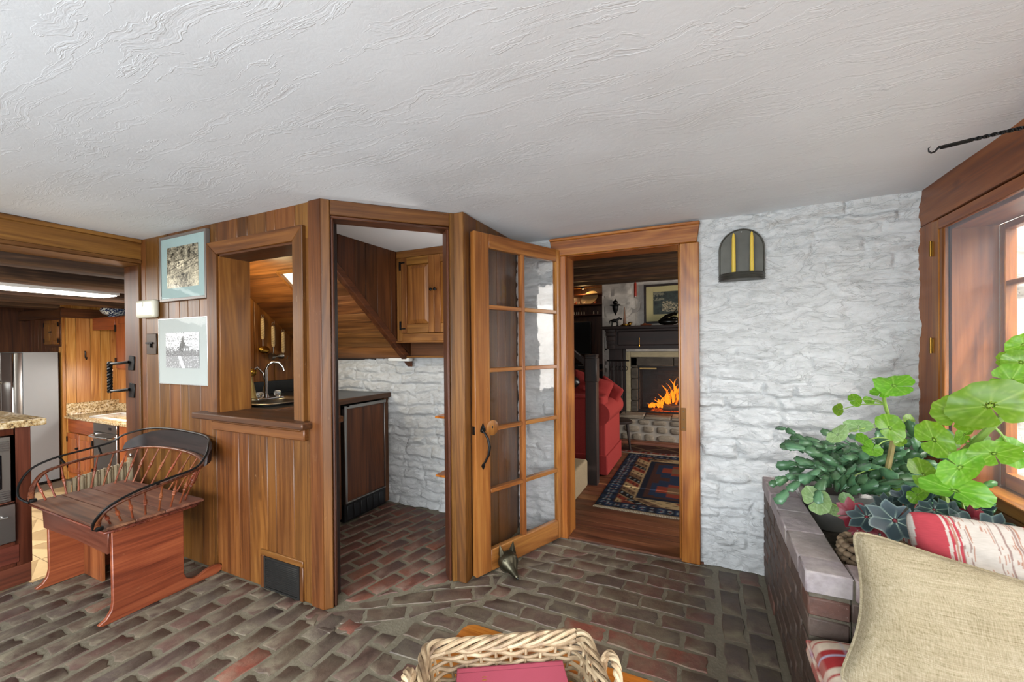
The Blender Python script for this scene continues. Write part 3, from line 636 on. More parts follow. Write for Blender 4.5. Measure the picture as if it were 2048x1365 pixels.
def cup_door(x0, x1, side):
    d = B(x0, x0+.055, 2.612, 2.632, 1.50, H-.066).build('door', cw, uc, bev=.003)
    B(x1-.055, x1, 2.612, 2.632, 1.50, H-.066).build('stile', cw, d, bev=.003)
    B(x0+.055, x1-.055, 2.613, 2.632, 1.50, 1.572).build('rail', cwx, d, bev=.003); B(x0+.055, x1-.055, 2.613, 2.632, H-.125, H-.066).build('rail', cwx, d, bev=.003)
    a, b, c, e = x0+.057, x1-.057, 1.574, H-.127; k = .032
    MB().add([(a, 2.626, c), (b, 2.626, c), (b, 2.626, e), (a, 2.626, e), (a+k, 2.614, c+k), (b-k, 2.614, c+k), (b-k, 2.614, e-k), (a+k, 2.614, e-k)], [(0, 1, 5, 4), (1, 2, 6, 5), (2, 3, 7, 6), (3, 0, 4, 7), (4, 5, 6, 7)]).build('raised_panel', cw, d, smooth=False)
    kx = x1-.018 if side > 0 else x0+.018
    MB().lathe([(.004, 0), (.004, .012), (.011, .016), (.013, .022), (.009, .028), (0.001, .030)], (kx, 2.611, 1.833), 14, (0, -1, 0)).build('knob', IRON, d)
    hx = x0-.004 if side > 0 else x1+.004
    for z in (H-.13, 1.56):
        h_ = MB().box(hx-.012, hx+.004, 2.606, 2.612, z-.035, z+.035).box(hx, hx+side*.045, 2.607, 2.612, z+(.02 if z > 2 else -.03), z+(.03 if z > 2 else -.02)); h_.build('hinge', IRON, d, bev=.001)
cup_door(-2.203, -1.881, 1); cup_door(-1.879, -1.557, -1)
B(XH+.01, -1.37, 2.74, 2.84, 1.30, 1.312).build('under_shelf', cwx, uc, bev=.002); B(XH+.01, -1.37, 2.80, 2.845, 1.312, 1.425).build('back_board', wood('niche', 'X'), uc)
lb = thing('under_shelf_light', 'white strip light box fixed below the stair boarding on stone', 'light', (-2.5, 2.79, 1.27))
B(-2.46, -2.24, 2.74, 2.80, 1.268, 1.296).build('housing', plain('white_enamel', '#d9d9d6', .3), lb, bev=.004)
# counter, base cabinet
cu = thing('bar_counter', 'dark slate counter with wooden edge in the niche', 'counter', (-3.0, 2.3, .945))
SL = plain('dark_slate', '#2b2b2b', .3, 0, .5, var=.2)
B(-3.478, -2.53, 1.68, 2.84, .95, .985).build('top', SL, cu, bev=.002); B(-2.553, -2.52, 1.68, 2.842, .945, .988).build('edge_moulding', wood('niche', 'Y'), cu, bev=.008, seg=2)
B(-3.479, -3.46, 2.15, 2.84, .986, 1.10).build('backsplash', plain('black_slate', '#121315', .25), cu, bev=.002)
bc = thing('bar_cabinet', 'reddish dark pine base cabinet with black butterfly hinges under the bar', 'cabinet', (-2.8, 1.9, 0))
B(-3.4, -2.575, 1.69, 2.30, .06, .943).build('carcass', wood('niche'), bc)
B(-2.577, -2.552, 1.69, 2.225, .87, .943).build('rail', wood('niche', 'Y'), bc, bev=.003); B(-2.577, -2.552, 2.235, 2.31, .05, .943).build('stile', wood('niche'), bc, bev=.003)
pass
B(-2.585, -2.56, 1.69, 2.225, .05, .87).build('face', wood('niche'), bc)
cdx = B(-2.568, -2.550, 1.86, 2.222, .13, .865).build('door', wood('niche'), bc, bev=.004)
B(-2.553, -2.547, 1.90, 2.18, .17, .82).build('door_panel', wood('cup'), cdx, bev=.004)
B(-2.60, -2.57, 1.69, 2.31, 0, .055).build('toe_board', wood('dark', 'Y'), bc)
for z in (.73, .36):
    MB().prism([(2.205, z-.03), (2.222, z-.012), (2.222, z+.012), (2.205, z+.03), (2.25, z+.03), (2.235, z+.012), (2.235, z-.012), (2.25, z-.03)], 'X', -2.552, -2.547).build('hinge', IRON, cdx)
uf = thing('bar_fridge', 'under-counter fridge with knotty wood door panel, steel trim and black vent', 'fridge', (-2.8, 2.55, 0))
B(-3.2, -2.60, 2.315, 2.78, .02, .935).build('body', BLACK, uf, bev=.003); B(-2.577, -2.552, 2.787, 2.84, .02, .943).build('side_filler', wood('niche'), uf, bev=.003)
fd = B(-2.60, -2.553, 2.345, 2.782, .165, .905).build('door', wood('niche'), uf, bev=.003)
for a in ((-2.60, -2.525, 2.325, 2.348, .16, .93), (-2.60, -2.540, 2.778, 2.786, .16, .93), (-2.60, -2.538, 2.325, 2.786, .155, .167)): B(*a).build('trim', STEEL, fd, bev=.002)
MB().prism([(2.325, .905), (2.786, .905), (2.786, .932), (2.38, .932), (2.37, .918), (2.325, .932)], 'X', -2.60, -2.528).build('trim', STEEL, fd, bev=.002)
B(-2.60, -2.545, 2.33, 2.785, .015, .15).build('vent', BLACK, uf)
g = uf.children[-1]
for i in range(6): B(-2.546, -2.541, 2.36+i*.07, 2.41+i*.07, .03, .135).build('louvre', plain('vent_grey', '#1d1e20', .35), g, bev=.002)
# sink + tap
sk = thing('bar_sink', 'oval stainless steel bar sink let into the counter', 'sink', (-2.93, 1.98, .985))
def sinkf(u, v):
    t = 2*math.pi*u; P_ = [(1.0, .004), (.97, .009), (.9, .008), (.84, -.004), (.80, -.02), (.74, -.022), (.2, -.024), (0.001, -.024)]
    q = v*7; i = min(int(q), 6); a = q-i; r = P_[i][0]*(1-a)+P_[i+1][0]*a; z = P_[i][1]*(1-a)+P_[i+1][1]*a
    def se(c): return math.copysign(abs(c)**.6, c)
    return (-2.90+.24*r*se(math.cos(t)), 2.0+.23*r*se(math.sin(t)), .985+z+.012)
MB().grid(sinkf, 40, 21, True).build('basin', STEEL, sk, ang=60)
tp = thing('bar_tap', 'chrome gooseneck tap with two clear cut-glass handles', 'tap', (-3.03, 1.98, .99))
cx, cy, c0 = -3.02, 2.03, 1.0
MB().box(cx-.035, cx+.035, cy-.09, cy+.12, c0-.004, c0+.012).build('base_plate', CHROME, tp, bev=.006, seg=2)
MB().tube([(cx, cy, c0), (cx, cy, c0+.225), (cx+.01, cy+.014, c0+.265), (cx+.03, cy+.038, c0+.283), (cx+.055, cy+.068, c0+.276), (cx+.072, cy+.088, c0+.243), (cx+.076, cy+.093, c0+.215)], [.013, .0105, .010, .010, .010, .010, .012], 14).lathe([(.022, 0), (.016, .02), (.012, .035)], (cx, cy, c0+.008), 16).build('spout', CHROME, tp)
CG = N('cut_glass').out(hexc('#f2f4f5'), .04, 0, .5, Transmission_Weight=.9, IOR=1.45)
for s in (-.055, .085):
    k = MB(); pr = [(.012, 0), (.022, .012), (.026, .028), (.024, .040), (.015, .048)]
    k.lathe(pr, (cx+.01, cy+s, c0+.012), 9); k.build('handle', CG, tp, ang=10)
# hanging bar tools with bone handles, on the tool wall, in a row
BONE = plain('carved_bone', '#cbb48b', .45, 0, .5, var=.1)
def tool(px, py, lab, kind):
    p = onX(px, py, -3.445); t = thing('bar_'+kind, lab, 'utensil', p, 0, None)
    x, y, z = p
    MB().tube([(x, y+.011*math.cos(a), z-.004+.013*math.sin(a)) for a in [i*math.pi/5 for i in range(10)]], .003, 6, closed=True).build('ring', STEEL, t)
    MB().lathe([(.009, 0), (.014, -.008), (.0155, -.06), (.0145, -.165), (.010, -.185)][::-1], (x, y, z-.018), 14).build('handle', BONE, t)
    hh_ = t.children[-1]
    for k in range(11): MB().tube([(x+.0152*math.cos(a), y+.0152*math.sin(a), z-.032-k*.0145-.016*a/3.1) for a in [j*math.pi/4-math.pi/2 for j in range(5)]], .0016, 5).build('groove', plain('bone_groove', '#6f5936', .6), hh_)
    zb = z-.203
    MB().tube([(x, y, zb), (x, y, zb-(.07 if kind != 'ice_tongs' else .05))], .0036, 8).build('shaft', STEEL, t)
    if kind == 'jigger': MB().lathe([(.032, -.055), (.028, -.03), (.010, -.006), (.010, .006), (.024, .03), (.028, .05)], (x+.03, y+.012, zb-.085), 16, (.1, 1, .05)).build('cup', STEEL, t)
    elif kind == 'strainer': MB().ell((x+.012, y+.004, zb-.092), .018, .050, .034, 16, 10).build('bowl', BRASS, t)
    else:
        for s in (-1, 1): MB().tube([(x, y, zb-.045), (x, y+s*.040, zb-.060), (x, y+s*.044, zb-.030)], .0035, 6).build('tine', STEEL, t)
tool(525, 632, 'leftmost bone-handled bar tool hanging on the boards, with a round bowl', 'strainer')
tool(546, 648, 'middle of three bone-handled bar tools hanging on the boards, with a jigger cup', 'jigger')
tool(566, 661, 'rightmost bone-handled bar tool on the boards, ending in two prongs', 'ice_tongs')
# corkscrew lever stand and bell-shaped brass object beside tap
cs = thing('lever_corkscrew', 'chrome and brass lever corkscrew stand left of the bar tap', 'corkscrew', (-3.22, 1.96, .986))
MB().lathe([(.055, 0), (.055, .01), (.035, .05), (.022, .12), (.014, .16), (.018, .18)], (-3.22, 2.04, .986), 18).build('stand', plain('pale_brass', '#a8935c', .35, .7), cs)
MB().tube([(-3.22, 2.05, 1.20), (-3.20, 2.08, 1.24), (-3.17, 2.11, 1.19), (-3.16, 2.12, 1.10), (-3.18, 2.11, 1.02)], [.012, .012, .011, .010, .009], 10).build('lever', CHROME, cs)
MB().tube([(-3.22, 2.04, 1.23), (-3.20, 2.01, 1.26), (-3.20, 1.97, 1.28)], [.012, .014, .011], 10).build('grip', CHROME, cs)
MB().lathe([(.02, -.012), (.03, -.006), (.03, .006), (.02, .012)], (-3.21, 2.05, 1.20), 16, (1, 0, 0)).build('gear', BRASS, cs)
cl_ = MB(); cl_.prism([(2.08, .99), (2.12, .99), (2.15, 1.19), (2.11, 1.23), (2.07, 1.16)], 'X', -3.45, -3.43); gc = cl_.build('green_cloth', plain('green_cloth', '#2f6a45', .9)); tag(gc, 'strip of green cloth hanging behind the corkscrew stand', 'cloth')
# recessed light in the sloping boards
rl_ = thing('recessed_soffit_light', 'square wood-framed light set in the sloping boards above the bar', 'light', (-2.62, 2.20, soff(2.2)))
nsl = Vector((0, -.87, -1)).normalized(); 
def sp_(x, y, d): q = Vector((x, y, soff(y)))+nsl*d; return q
for a, b in (((-2.87, 2.04), (-2.59, 2.04)), ((-2.87, 2.30), (-2.59, 2.30))): MB().beam(sp_(*a, .012), sp_(*b, .012), .03, .024, nsl).build('frame', wood('cup', 'X'), rl_, bev=.002)
for a, b in (((-2.87, 2.04), (-2.87, 2.30)), ((-2.59, 2.04), (-2.59, 2.30))): MB().beam(sp_(*a, .012), sp_(*b, .012), .03, .024, nsl).build('frame', wood('cup', 'Y'), rl_, bev=.002)
ne = N('lamp_glow'); ne.out(hexc('#ffffff'), .5, Emission_Color=hexc('#ffe9b8'), Emission_Strength=.45)
MB().add([sp_(-2.855, 2.055, .004), sp_(-2.605, 2.055, .004), sp_(-2.605, 2.285, .004), sp_(-2.855, 2.285, .004)], [(0, 1, 2, 3)]).build('diffuser', ne.m, rl_)
point('niche_light', (-3.05, 1.73, 1.80), 8.0, (1, .78, .42), .05); point('niche_light', (-1.45, 2.35, 1.55), 4.0, (1, .95, .88), .06)  # second point is an added fill without a fixture, hidden behind the right jamb
# two small bottle shelves by the right jamb inside the niche
for z, lab in ((1.0, 'upper small wooden bottle shelf with black bracket behind the jamb'), (.60, 'lower small wooden bottle shelf with black bracket behind the jamb')):
    s_ = thing('bottle_shelf', lab, 'shelf', (-1.42, 2.5, z), 0, None)
    B(-1.66, -1.352, 2.30, 2.80, z-.10, z-.085).build('board', wood('orange', 'Y'), s_, bev=.003); MB().tube([(-1.352, 2.45, z-.02), (-1.66, 2.45, z-.02)], .012, 8).build('bracket', IRON, s_)
# ================================================================== ON THE BOARDED WALL
def picture(name, lab, x0, x1, z0, z1, fm, fw_, mat_c, ix0, ix1, iz0, iz1, fn, depth=.022, side=None):
    t = thing(name, lab, 'picture', ((x0+x1)/2, YP, z0)); y = YP-depth
    for a in ((x0, x0+fw_, z0, z1), (x1-fw_, x1, z0, z1), (x0+fw_, x1-fw_, z0, z0+fw_), (x0+fw_, x1-fw_, z1-fw_, z1)): B(a[0], a[1], y, YP, a[2], a[3]).build('frame', fm, t, bev=.0015)
    B(x0+fw_, x1-fw_, y+.004, YP-.002, z0+fw_, z1-fw_).build('mat', mat_c, t)
    ph = MB().grid(lambda u, v: (ix0+(ix1-ix0)*u, y+.0025, iz0+(iz1-iz0)*v), 90, 100).build('photograph', colattr('photo_print', .4), t)
    cc = ph.data; W_ = ix1-ix0; H_ = iz1-iz0
    paint(ph, lambda co, inv=WM[t.name]: fn((inv @ co).x, (inv @ co).z, ix0, iz0, W_, H_))
    MB().add([(x0+fw_, y+.0005, z0+fw_), (x1-fw_, y+.0005, z0+fw_), (x1-fw_, y+.0005, z1-fw_), (x0+fw_, y+.0005, z1-fw_)], [(0, 1, 2, 3)]).build('glazing', mk_glass('picture_glass', ref=.06), t)
    return t
def nz(x, y, s, k=0, o=4): return mn.fractal(Vector((x*s, y*s, k)), .6, 2., o)
def hill(x, z, x0, z0, W, H_):
    u, v = (x-x0)/W, (z-z0)/H_; n1 = nz(u, v, 9, 1); n2 = nz(u, v, 28, 5)
    t = .30+.22*n1+.30*n2
    if v > .60+.1*u: t -= .12+.1*n2
    if abs(v-(.42+.28*u)) < .012 or abs(v-(.25+.3*u)) < .008: t = .08
    if (u-.42)**2*3+(v-.56)**2*5 < .06 and n2 > -.05: t += .25
    if v < .35: t += .05+.14*math.sin(u*7+1)
    t = max(.02, min(.85, t)); return (t*1.0, t*.88, t*.62)
def house(x, z, x0, z0, W, H_):
    u, v = (x-x0)/W, (z-z0)/H_; n1 = nz(u, v, 8, 9); n2 = nz(u, v, 30, 2)
    t = .58+.08*n1
    sky = v > .50+.10*n1
    br = abs(mn.noise(Vector((u*9+2*n1, v*5, 4)))); br2 = abs(mn.noise(Vector((u*22, v*14, 8))))
    if sky and (br < .045 or br2 < .03): t = .12
    if .36 < v < .93 and abs(u-.52-.05*n2) < (.93-v)*.32: t = .05+.1*max(0, n2)
    if not sky: t = .13+.3*max(0, n2)
    if .40 < v < .62 and .54 < u < .72: t = .55 if (int(u*40) % 3 and .48 < v < .56) else .16
    if v < .33: t = .22+.42*max(0, n2+.12*n1)
    if v < .33 and abs(u-(.5-.35*(v-.1))) < .05: t = .62
    t = max(.015, min(.8, t)); return (t, t, t)
MATB = plain('pale_blue_mat', '#8da19e', .8); MATG = plain('grey_white_mat', '#a1a6a2', .8)
pc1 = picture('framed_photograph', 'sepia hillside photograph in pale blue mat and grey wood frame, upper picture', -3.335, -2.80, 1.705, 2.14, plain('grey_frame', '#69605a', .4, .1), .018, MATB, -3.245, -2.885, 1.79, 2.06, hill, .026)
pc2 = picture('framed_photograph', 'black and white photograph of a house among bare trees, lower picture', -3.375, -2.805, 1.152, 1.592, plain('thin_silver_frame', '#c9cac8', .3, .7), .005, MATG, -3.285, -2.90, 1.262, 1.495, house, .020)
tm = thing('thermostat', 'white rounded thermostat between the two pictures', 'thermostat', (-3.5, YP, 1.6))
MB().box(-3.615, -3.385, YP-.045, YP-.001, 1.605, 1.73).build('body', plain('cream_plastic', '#c9c6b4', .35), tm, bev=.022, seg=4)
B(-3.573, -3.505, YP-.0475, YP-.044, 1.683, 1.712).build('display_bezel', plain('light_plastic', '#d5d3c6', .3), tm, bev=.001); B(-3.548, -3.507, YP-.0485, YP-.047, 1.685, 1.710).build('display', plain('lcd_grey', '#5c5d52', .2), tm)
swp = thing('switch_plate', 'dark iron latch-style switch plate on the boards below the thermostat', 'switch', (-3.48, YP, 1.42))
B(-3.552, -3.425, YP-.010, YP-.001, 1.352, 1.496).build('plate', plain('dark_bronze_plate', '#3a2c20', .45, .5), swp, bev=.003); B(-3.545, -3.46, YP-.020, YP-.010, 1.425, 1.437).build('lever', IRON, swp, bev=.002); B(-3.49, -3.478, YP-.022, YP-.010, 1.40, 1.43).build('toggle', IRON, swp, bev=.002)
vt = thing('floor_vent', 'wood-framed black metal grille low in the boarded wall', 'vent', (-2.15, YP, 0))
vf = wood('pine', 'X'); vz = wood('pine', 'Z')
B(-2.335, -1.975, YP-.010, YP+.004, .188, .222).build('frame', vf, vt, bev=.003); B(-2.335, -2.300, YP-.010, YP+.004, .0, .188).build('frame', vz, vt, bev=.003); B(-2.003, -1.975, YP-.010, YP+.004, .0, .188).build('frame', vz, vt, bev=.003)
B(-2.300, -2.003, YP-.004, YP+.003, .004, .188).build('grille', BLACK, vt)
gb = vt.children[-1]; GM = plain('gunmetal', '#2c2b29', .4, .5)
for i in range(15): MB().prism([(YP-.011, .020+i*.0104), (YP-.004, .026+i*.0104), (YP-.004, .022+i*.0104), (YP-.010, .016+i*.0104)], 'X', -2.285, -2.018).build('louvre', GM, gb, smooth=False)
for a in ((-2.300, -2.285, .004, .188), (-2.018, -2.003, .004, .188), (-2.285, -2.018, .178, .188), (-2.285, -2.018, .004, .014)): B(a[0], a[1], YP-.012, YP-.004, a[2], a[3]).build('rim', GM, gb)
# sliding-door pull of twisted iron at the kitchen post
tw = thing('twisted_iron_pull', 'black twisted iron handle fixed on the kitchen door post', 'handle', (-3.72, YP, 1.2))
hz0, hz1 = 1.085, 1.285; px_ = -3.90; py_ = 1.50
tp0 = Vector((px_-.05, py_-.03, 0))
for z in (hz0, hz1):
    MB().tube([(-3.80, YP-.01, z+.01), (-3.84, 1.495, z+.004), (px_, 1.47, z), (tp0.x, tp0.y, z)], [.011, .011, .009, .008], 8).build('arm', IRON, tw)
    MB().hexa([(-3.83, YP-.004, z-.05), (-3.75, YP-.004, z-.05), (-3.75, YP+.003, z-.05), (-3.83, YP+.003, z-.05), (-3.81, YP-.004, z+.06), (-3.74, YP-.004, z+.05), (-3.74, YP+.003, z+.05), (-3.81, YP+.003, z+.06)]).build('plate', IRON, tw, bev=.002)
for ph_ in (0, math.pi*2/3, math.pi*4/3): MB().tube([(tp0.x+.009*math.cos(z*95+ph_), tp0.y+.009*math.sin(z*95+ph_), z) for z in np.linspace(hz0-.012, hz1+.012, 40)], .008, 7).build('strand', IRON, tw)
# ================================================================== SCONCE
cs_ = thing('candle_sconce', 'arched pewter wall sconce with two yellow candles on white stone', 'sconce', (.21, YS-.03, 1.76))
PEW = plain('pewter', '#53514a', .5, .55, .5, var=.2); sx, r_ = .214, .118; yb_ = YS-.035
arc = [(sx-r_, 1.79)]+[(sx-r_*math.cos(t), 1.955+r_*math.sin(t)*1.04) for t in np.linspace(0, math.pi, 22)]+[(sx+r_, 1.79)]
MB().prism(arc, 'Y', yb_-.003, yb_).build('back_plate', PEW, cs_)
pts = [(a, yb_-.006, b) for a, b in arc]; MB().tube(pts, .005, 6).build('rolled_rim', PEW, cs_)
def tray(u, v):
    t = math.pi*u; r2 = r_+.004+(.003*math.sin(v*math.pi*6)); return (sx-r2*math.cos(t), yb_-.115*math.sin(t)*(r2/r_), 1.768+.040*v)
MB().grid(tray, 30, 12).build('tray_rim', PEW, cs_); MB().prism([(sx-r_*math.cos(t), yb_-.112*math.sin(t)) for t in np.linspace(0, math.pi, 20)], 'Z', 1.768, 1.771).build('tray', PEW, cs_)
MB().lathe([(.0045, 0), (.004, .003)], (sx, yb_-.0035, 2.062), 10, (0, -1, 0)).build('nail', STEEL, cs_)
WAX = N('beeswax'); WAX.out(hexc('#c9ab45'), .45, 0, .4, Subsurface_Weight=.1)
for x in (sx-.044, sx+.050):
    c = MB().lathe([(.0115, 0), (.0115, .05), (.0095, .24), (.006, .268), (.002, .276)], (0, 0, 0), 14).build('yellow_candle', WAX.m); c.location = (x, yb_-.055, 1.7715)
    tag(c, 'yellow taper candle on the left of the pewter sconce' if x < sx else 'yellow taper candle on the right of the pewter sconce', 'candle')
# ================================================================== IRON ROD WITH HOOK (plant bracket)
ir = thing('iron_hook_bracket', 'black twisted iron bracket with open hook below the ceiling', 'bracket', (1.0, 1.66, 2.0))
p0 = Vector((.684, 1.75, 2.0)); p1 = Vector((.72, 1.745, 2.006)); p2 = Vector((1.03, 1.69, 2.02))
MB().tube([(.662, 1.752, 2.008), (.657, 1.752, 2.004), (.658, 1.752, 1.994), (.664, 1.752, 1.988), (.672, 1.751, 1.990), (.678, 1.751, 1.998), (.684, 1.75, 2.004)], [.0014, .0018, .0024, .0028, .0028, .003, .004], 8).build('hook', IRON, ir)
n_s = 60; q = MB(); 
pts = [p0.lerp(p2, i/n_s) for i in range(n_s+1)]; ax_ = (p2-p0).normalized(); uu = ax_.orthogonal().normalized(); vv_ = ax_.cross(uu); vs_ = []
for i, p in enumerate(pts):
    tt = i/n_s; th = 0 if tt < .18 else ((tt-.18)*(34) if tt < .62 else .44*34)
    for k in range(4): a = th+math.pi/4+k*math.pi/2; vs_.append(p+uu*math.cos(a)*.0062+vv_*math.sin(a)*.0062)
fs_ = [(i*4+k, i*4+(k+1) % 4, i*4+4+(k+1) % 4, i*4+4+k) for i in range(n_s) for k in range(4)]+[(3, 2, 1, 0)]
q.add(vs_, fs_).build('bar', IRON, ir, smooth=False); B(1.024, 1.0305, 1.665, 1.715, 1.988, 2.05).build('plate', IRON, ir, bev=.002)
# ================================================================== BUGGY-SEAT BENCH
bn = thing('buggy_seat_bench', 'antique spindle-back buggy seat on a reddish stained bench base', 'bench', (-3.1, 1.25, 0))
def side_panel(x):
    pr = [(.972, 0), (1.50, 0), (1.525, .012), (1.535, .035), (1.52, .052), (1.49, .058), (1.44, .052), (1.40, .036), (1.372, .036), (1.340, .055), (1.326, .09), (1.326, .462), (1.010, .462), (1.012, .10), (1.005, .06), (.985, .028), (.955, .012)]
    return MB().prism(pr, 'X', x-.012, x+.012)
side_panel(-2.73).build('side_panel', wood('bench', 'Y'), bn, bev=.003); side_panel(-3.49).build('side_panel', wood('bench', 'Y'), bn, bev=.003)
MB().prism([(-3.50, .345), (-3.10, .355), (-2.74, .345), (-2.72, .475), (-3.52, .475)], 'Y', .998, 1.012).build('front_apron', wood('island', 'X'), bn, bev=.003)
B(-3.48, -2.74, 1.312, 1.328, .30, .465).build('back_apron', wood('bench', 'X'), bn, bev=.003)
B(-3.478, -3.25, 1.16, 1.178, 0, .46).build('inner_leg_board', wood('bench', 'Z'), bn, bev=.003)
MB().prism([(-3.56, .960), (-2.665, .960), (-2.65, 1.0), (-2.65, 1.36), (-2.70, 1.41), (-3.50, 1.43), (-3.585, 1.39), (-3.585, 1.0)], 'Z', .475, .487).build('seat_moulding', wood('bow', 'X'), bn, bev=.004)
for a, b in ((.965, 1.09), (1.092, 1.22), (1.222, 1.41)): B(-3.565, -2.675, a, b, .487, .502).build('seat_board', wood('seat', 'X'), bn, bev=.002)
# bowed arm rail, leaning outwards and back
base = [(-3.50, .985), (-3.535, 1.06), (-3.545, 1.16), (-3.545, 1.27), (-3.50, 1.36), (-3.40, 1.40), (-3.20, 1.41), (-3.0, 1.405), (-2.84, 1.39), (-2.74, 1.34), (-2.705, 1.25), (-2.705, 1.14), (-2.72, 1.05), (-2.735, .985)]
rail = [(-3.55, .965, .505), (-3.60, .985, .57), (-3.62, 1.04, .645), (-3.625, 1.17, .676), (-3.615, 1.32, .69), (-3.57, 1.43, .702), (-3.46, 1.485, .715), (-3.25, 1.50, .725), (-3.02, 1.50, .722), (-2.84, 1.475, .712), (-2.70, 1.42, .70), (-2.645, 1.34, .688), (-2.625, 1.22, .670), (-2.625, 1.09, .648), (-2.64, .99, .615), (-2.665, .945, .56), (-2.69, .945, .508)]
def smooth_path(P_, k=6):
    P_ = [Vector(p) for p in P_]; out = []
    for i in range(len(P_)-1):
        a = P_[max(i-1, 0)]; b = P_[i]; c = P_[i+1]; d = P_[min(i+2, len(P_)-1)]
        for j in range(k):
            t = j/k; out.append(.5*((2*b)+(-a+c)*t+(2*a-5*b+4*c-d)*t*t+(-a+3*b-3*c+d)*t**3))
    return out+[P_[-1]]
rp = smooth_path(rail); bp = smooth_path([(a, b, .502) for a, b in base])
def strip(P_, w_, h_):
    n = len(P_); m_ = MB(); vs_ = []
    cen = Vector((-3.1, 1.15, 0))
    for i, p in enumerate(P_):
        t = (P_[min(i+1, n-1)]-P_[max(i-1, 0)]).normalized(); s = t.cross(Vector((0, 0, 1))); s = s.normalized() if s.length > .05 else Vector((1, 0, 0)); u = s.cross(t)
        for a, b in ((-1, -1), (1, -1), (1, 1), (-1, 1)): vs_.append(p+s*a*w_/2+u*b*h_/2)
    return m_.add(vs_, [(i*4+k, i*4+(k+1) % 4, i*4+4+(k+1) % 4, i*4+4+k) for i in range(n-1) for k in range(4)]+[(3, 2, 1, 0), tuple(4*(n-1)+k for k in range(4))])
strip(rp, .026, .014).build('arm_rail', wood('bow', 'X'), bn, bev=.003, ang=50)
def interp(P_, t): q = t*(len(P_)-1); i = min(int(q), len(P_)-2); return P_[i].lerp(P_[i+1], q-i)
for k in range(24):
    t = .035+.93*k/23; a = interp(bp, t); b = interp(rp, .06+.88*(t)); d = b-a; L_ = d.length
    prof = [(.0055, 0), (.005, .12), (.0045, .30), (.0052, .40), (.009, .44), (.0055, .47), (.0095, .52), (.0055, .57), (.009, .60), (.0052, .64), (.0045, .72), (.0042, .85), (.004, .97)]
    MB().lathe([(r_2, z*L_) for r_2, z in prof], a, 7, d).build('spindle', wood('bench', 'Z'), bn)
# crest board behind the rail
cr = smooth_path([(-3.60, 1.40, 0), (-3.53, 1.49, 0), (-3.36, 1.518, 0), (-3.10, 1.522, 0), (-2.88, 1.512, 0), (-2.72, 1.47, 0), (-2.645, 1.40, 0)], 6); n_c = len(cr)
vs_ = []
for i, p in enumerate(cr):
    t = i/(n_c-1); hh2 = .125*math.sin(math.pi*min(1, max(0, t)))**.45 if 0 < t < 1 else .012
    tn = (cr[min(i+1, n_c-1)]-cr[max(i-1, 0)]).normalized(); s = Vector((tn.y, -tn.x, 0))
    zb = .700+.018*math.sin(math.pi*t); 
    for o_, z in ((-.004, zb), (.006, zb), (.012, zb+hh2), (.002, zb+hh2)): vs_.append((p.x-s.x*o_*0+s.x*(-o_), p.y-s.y*o_, z))
MB().add(vs_, [(i*4+k, i*4+(k+1) % 4, i*4+4+(k+1) % 4, i*4+4+k) for i in range(n_c-1) for k in range(4)]+[(3, 2, 1, 0), tuple(4*(n_c-1)+k for k in range(4))]).build('crest_board', wood('dark', 'X'), bn, ang=50)
iron = smooth_path([(-3.545, .955, .50), (-3.60, .93, .535), (-3.645, .945, .60), (-3.662, 1.00, .675), (-3.662, 1.10, .715), (-3.66, 1.24, .735), (-3.655, 1.36, .755), (-3.62, 1.42, .80), (-3.52, 1.50, .832), (-3.30, 1.53-.012, .848), (-3.02, 1.53-.012, .846), (-2.80, 1.50, .835), (-2.66, 1.43, .81), (-2.60, 1.38, .765), (-2.59, 1.32, .715), (-2.60, 1.20, .692), (-2.605, 1.06, .665), (-2.62, .96, .62), (-2.66, .925, .555), (-2.70, .935, .505)], 6)
MB().tube(iron, .0062, 7).build('iron_rail', IRON, bn)
for p in ((-3.56, .965, .51), (-2.70, .945, .51)):
    MB().box(p[0]-.03, p[0]+.03, p[1]-.01, p[1]+.02, p[2]-.012, p[2]+.010).build('bracket', IRON, bn, bev=.006, seg=2)
for a, b in (((-3.688, 1.12, .718), (-3.622, 1.13, .672)), ((-3.665, 1.30, .742), (-3.62, 1.30, .69)), ((-2.60, 1.16, .685), (-2.625, 1.16, .662))): MB().tube([a, b], .006, 6).build('rail_strut', IRON, bn)
# ================================================================== PLEATED GATE at the step
gt = thing('folding_slat_gate', 'folded beige wooden slat gate standing behind the spindle bench', 'gate', (-3.80, 1.3, 0))
GS = plain('gate_beige', '#a08f72', .6, 0, .4, var=.15)
for i in range(17):
    y = 1.215+i*.0175; z1 = .538+.0022*i; B(-3.80-(.012 if i % 2 else 0), -3.775-(.012 if i % 2 else 0), y, y+.014, .02, z1).build('slat', GS, gt, bev=.002)
    if i % 2: MB().lathe([(.003, 0), (.002, .002)], (-3.774, y+.006, z1-.02), 6, (1, 0, 0)).build('rivet', CHROME, gt)
MB().beam((-3.79, 1.15, .02), (-3.79, 1.20, .52), .012, .03, (1, 0, 0)).build('end_slat', GS, gt)
B(-3.80, -3.765, 1.50, 1.522, .02, .60).build('lock_post', GS, gt, bev=.003); MB().ell((-3.765, 1.511, .62), .010, .010, .014).build('latch_knob', CHROME, gt)
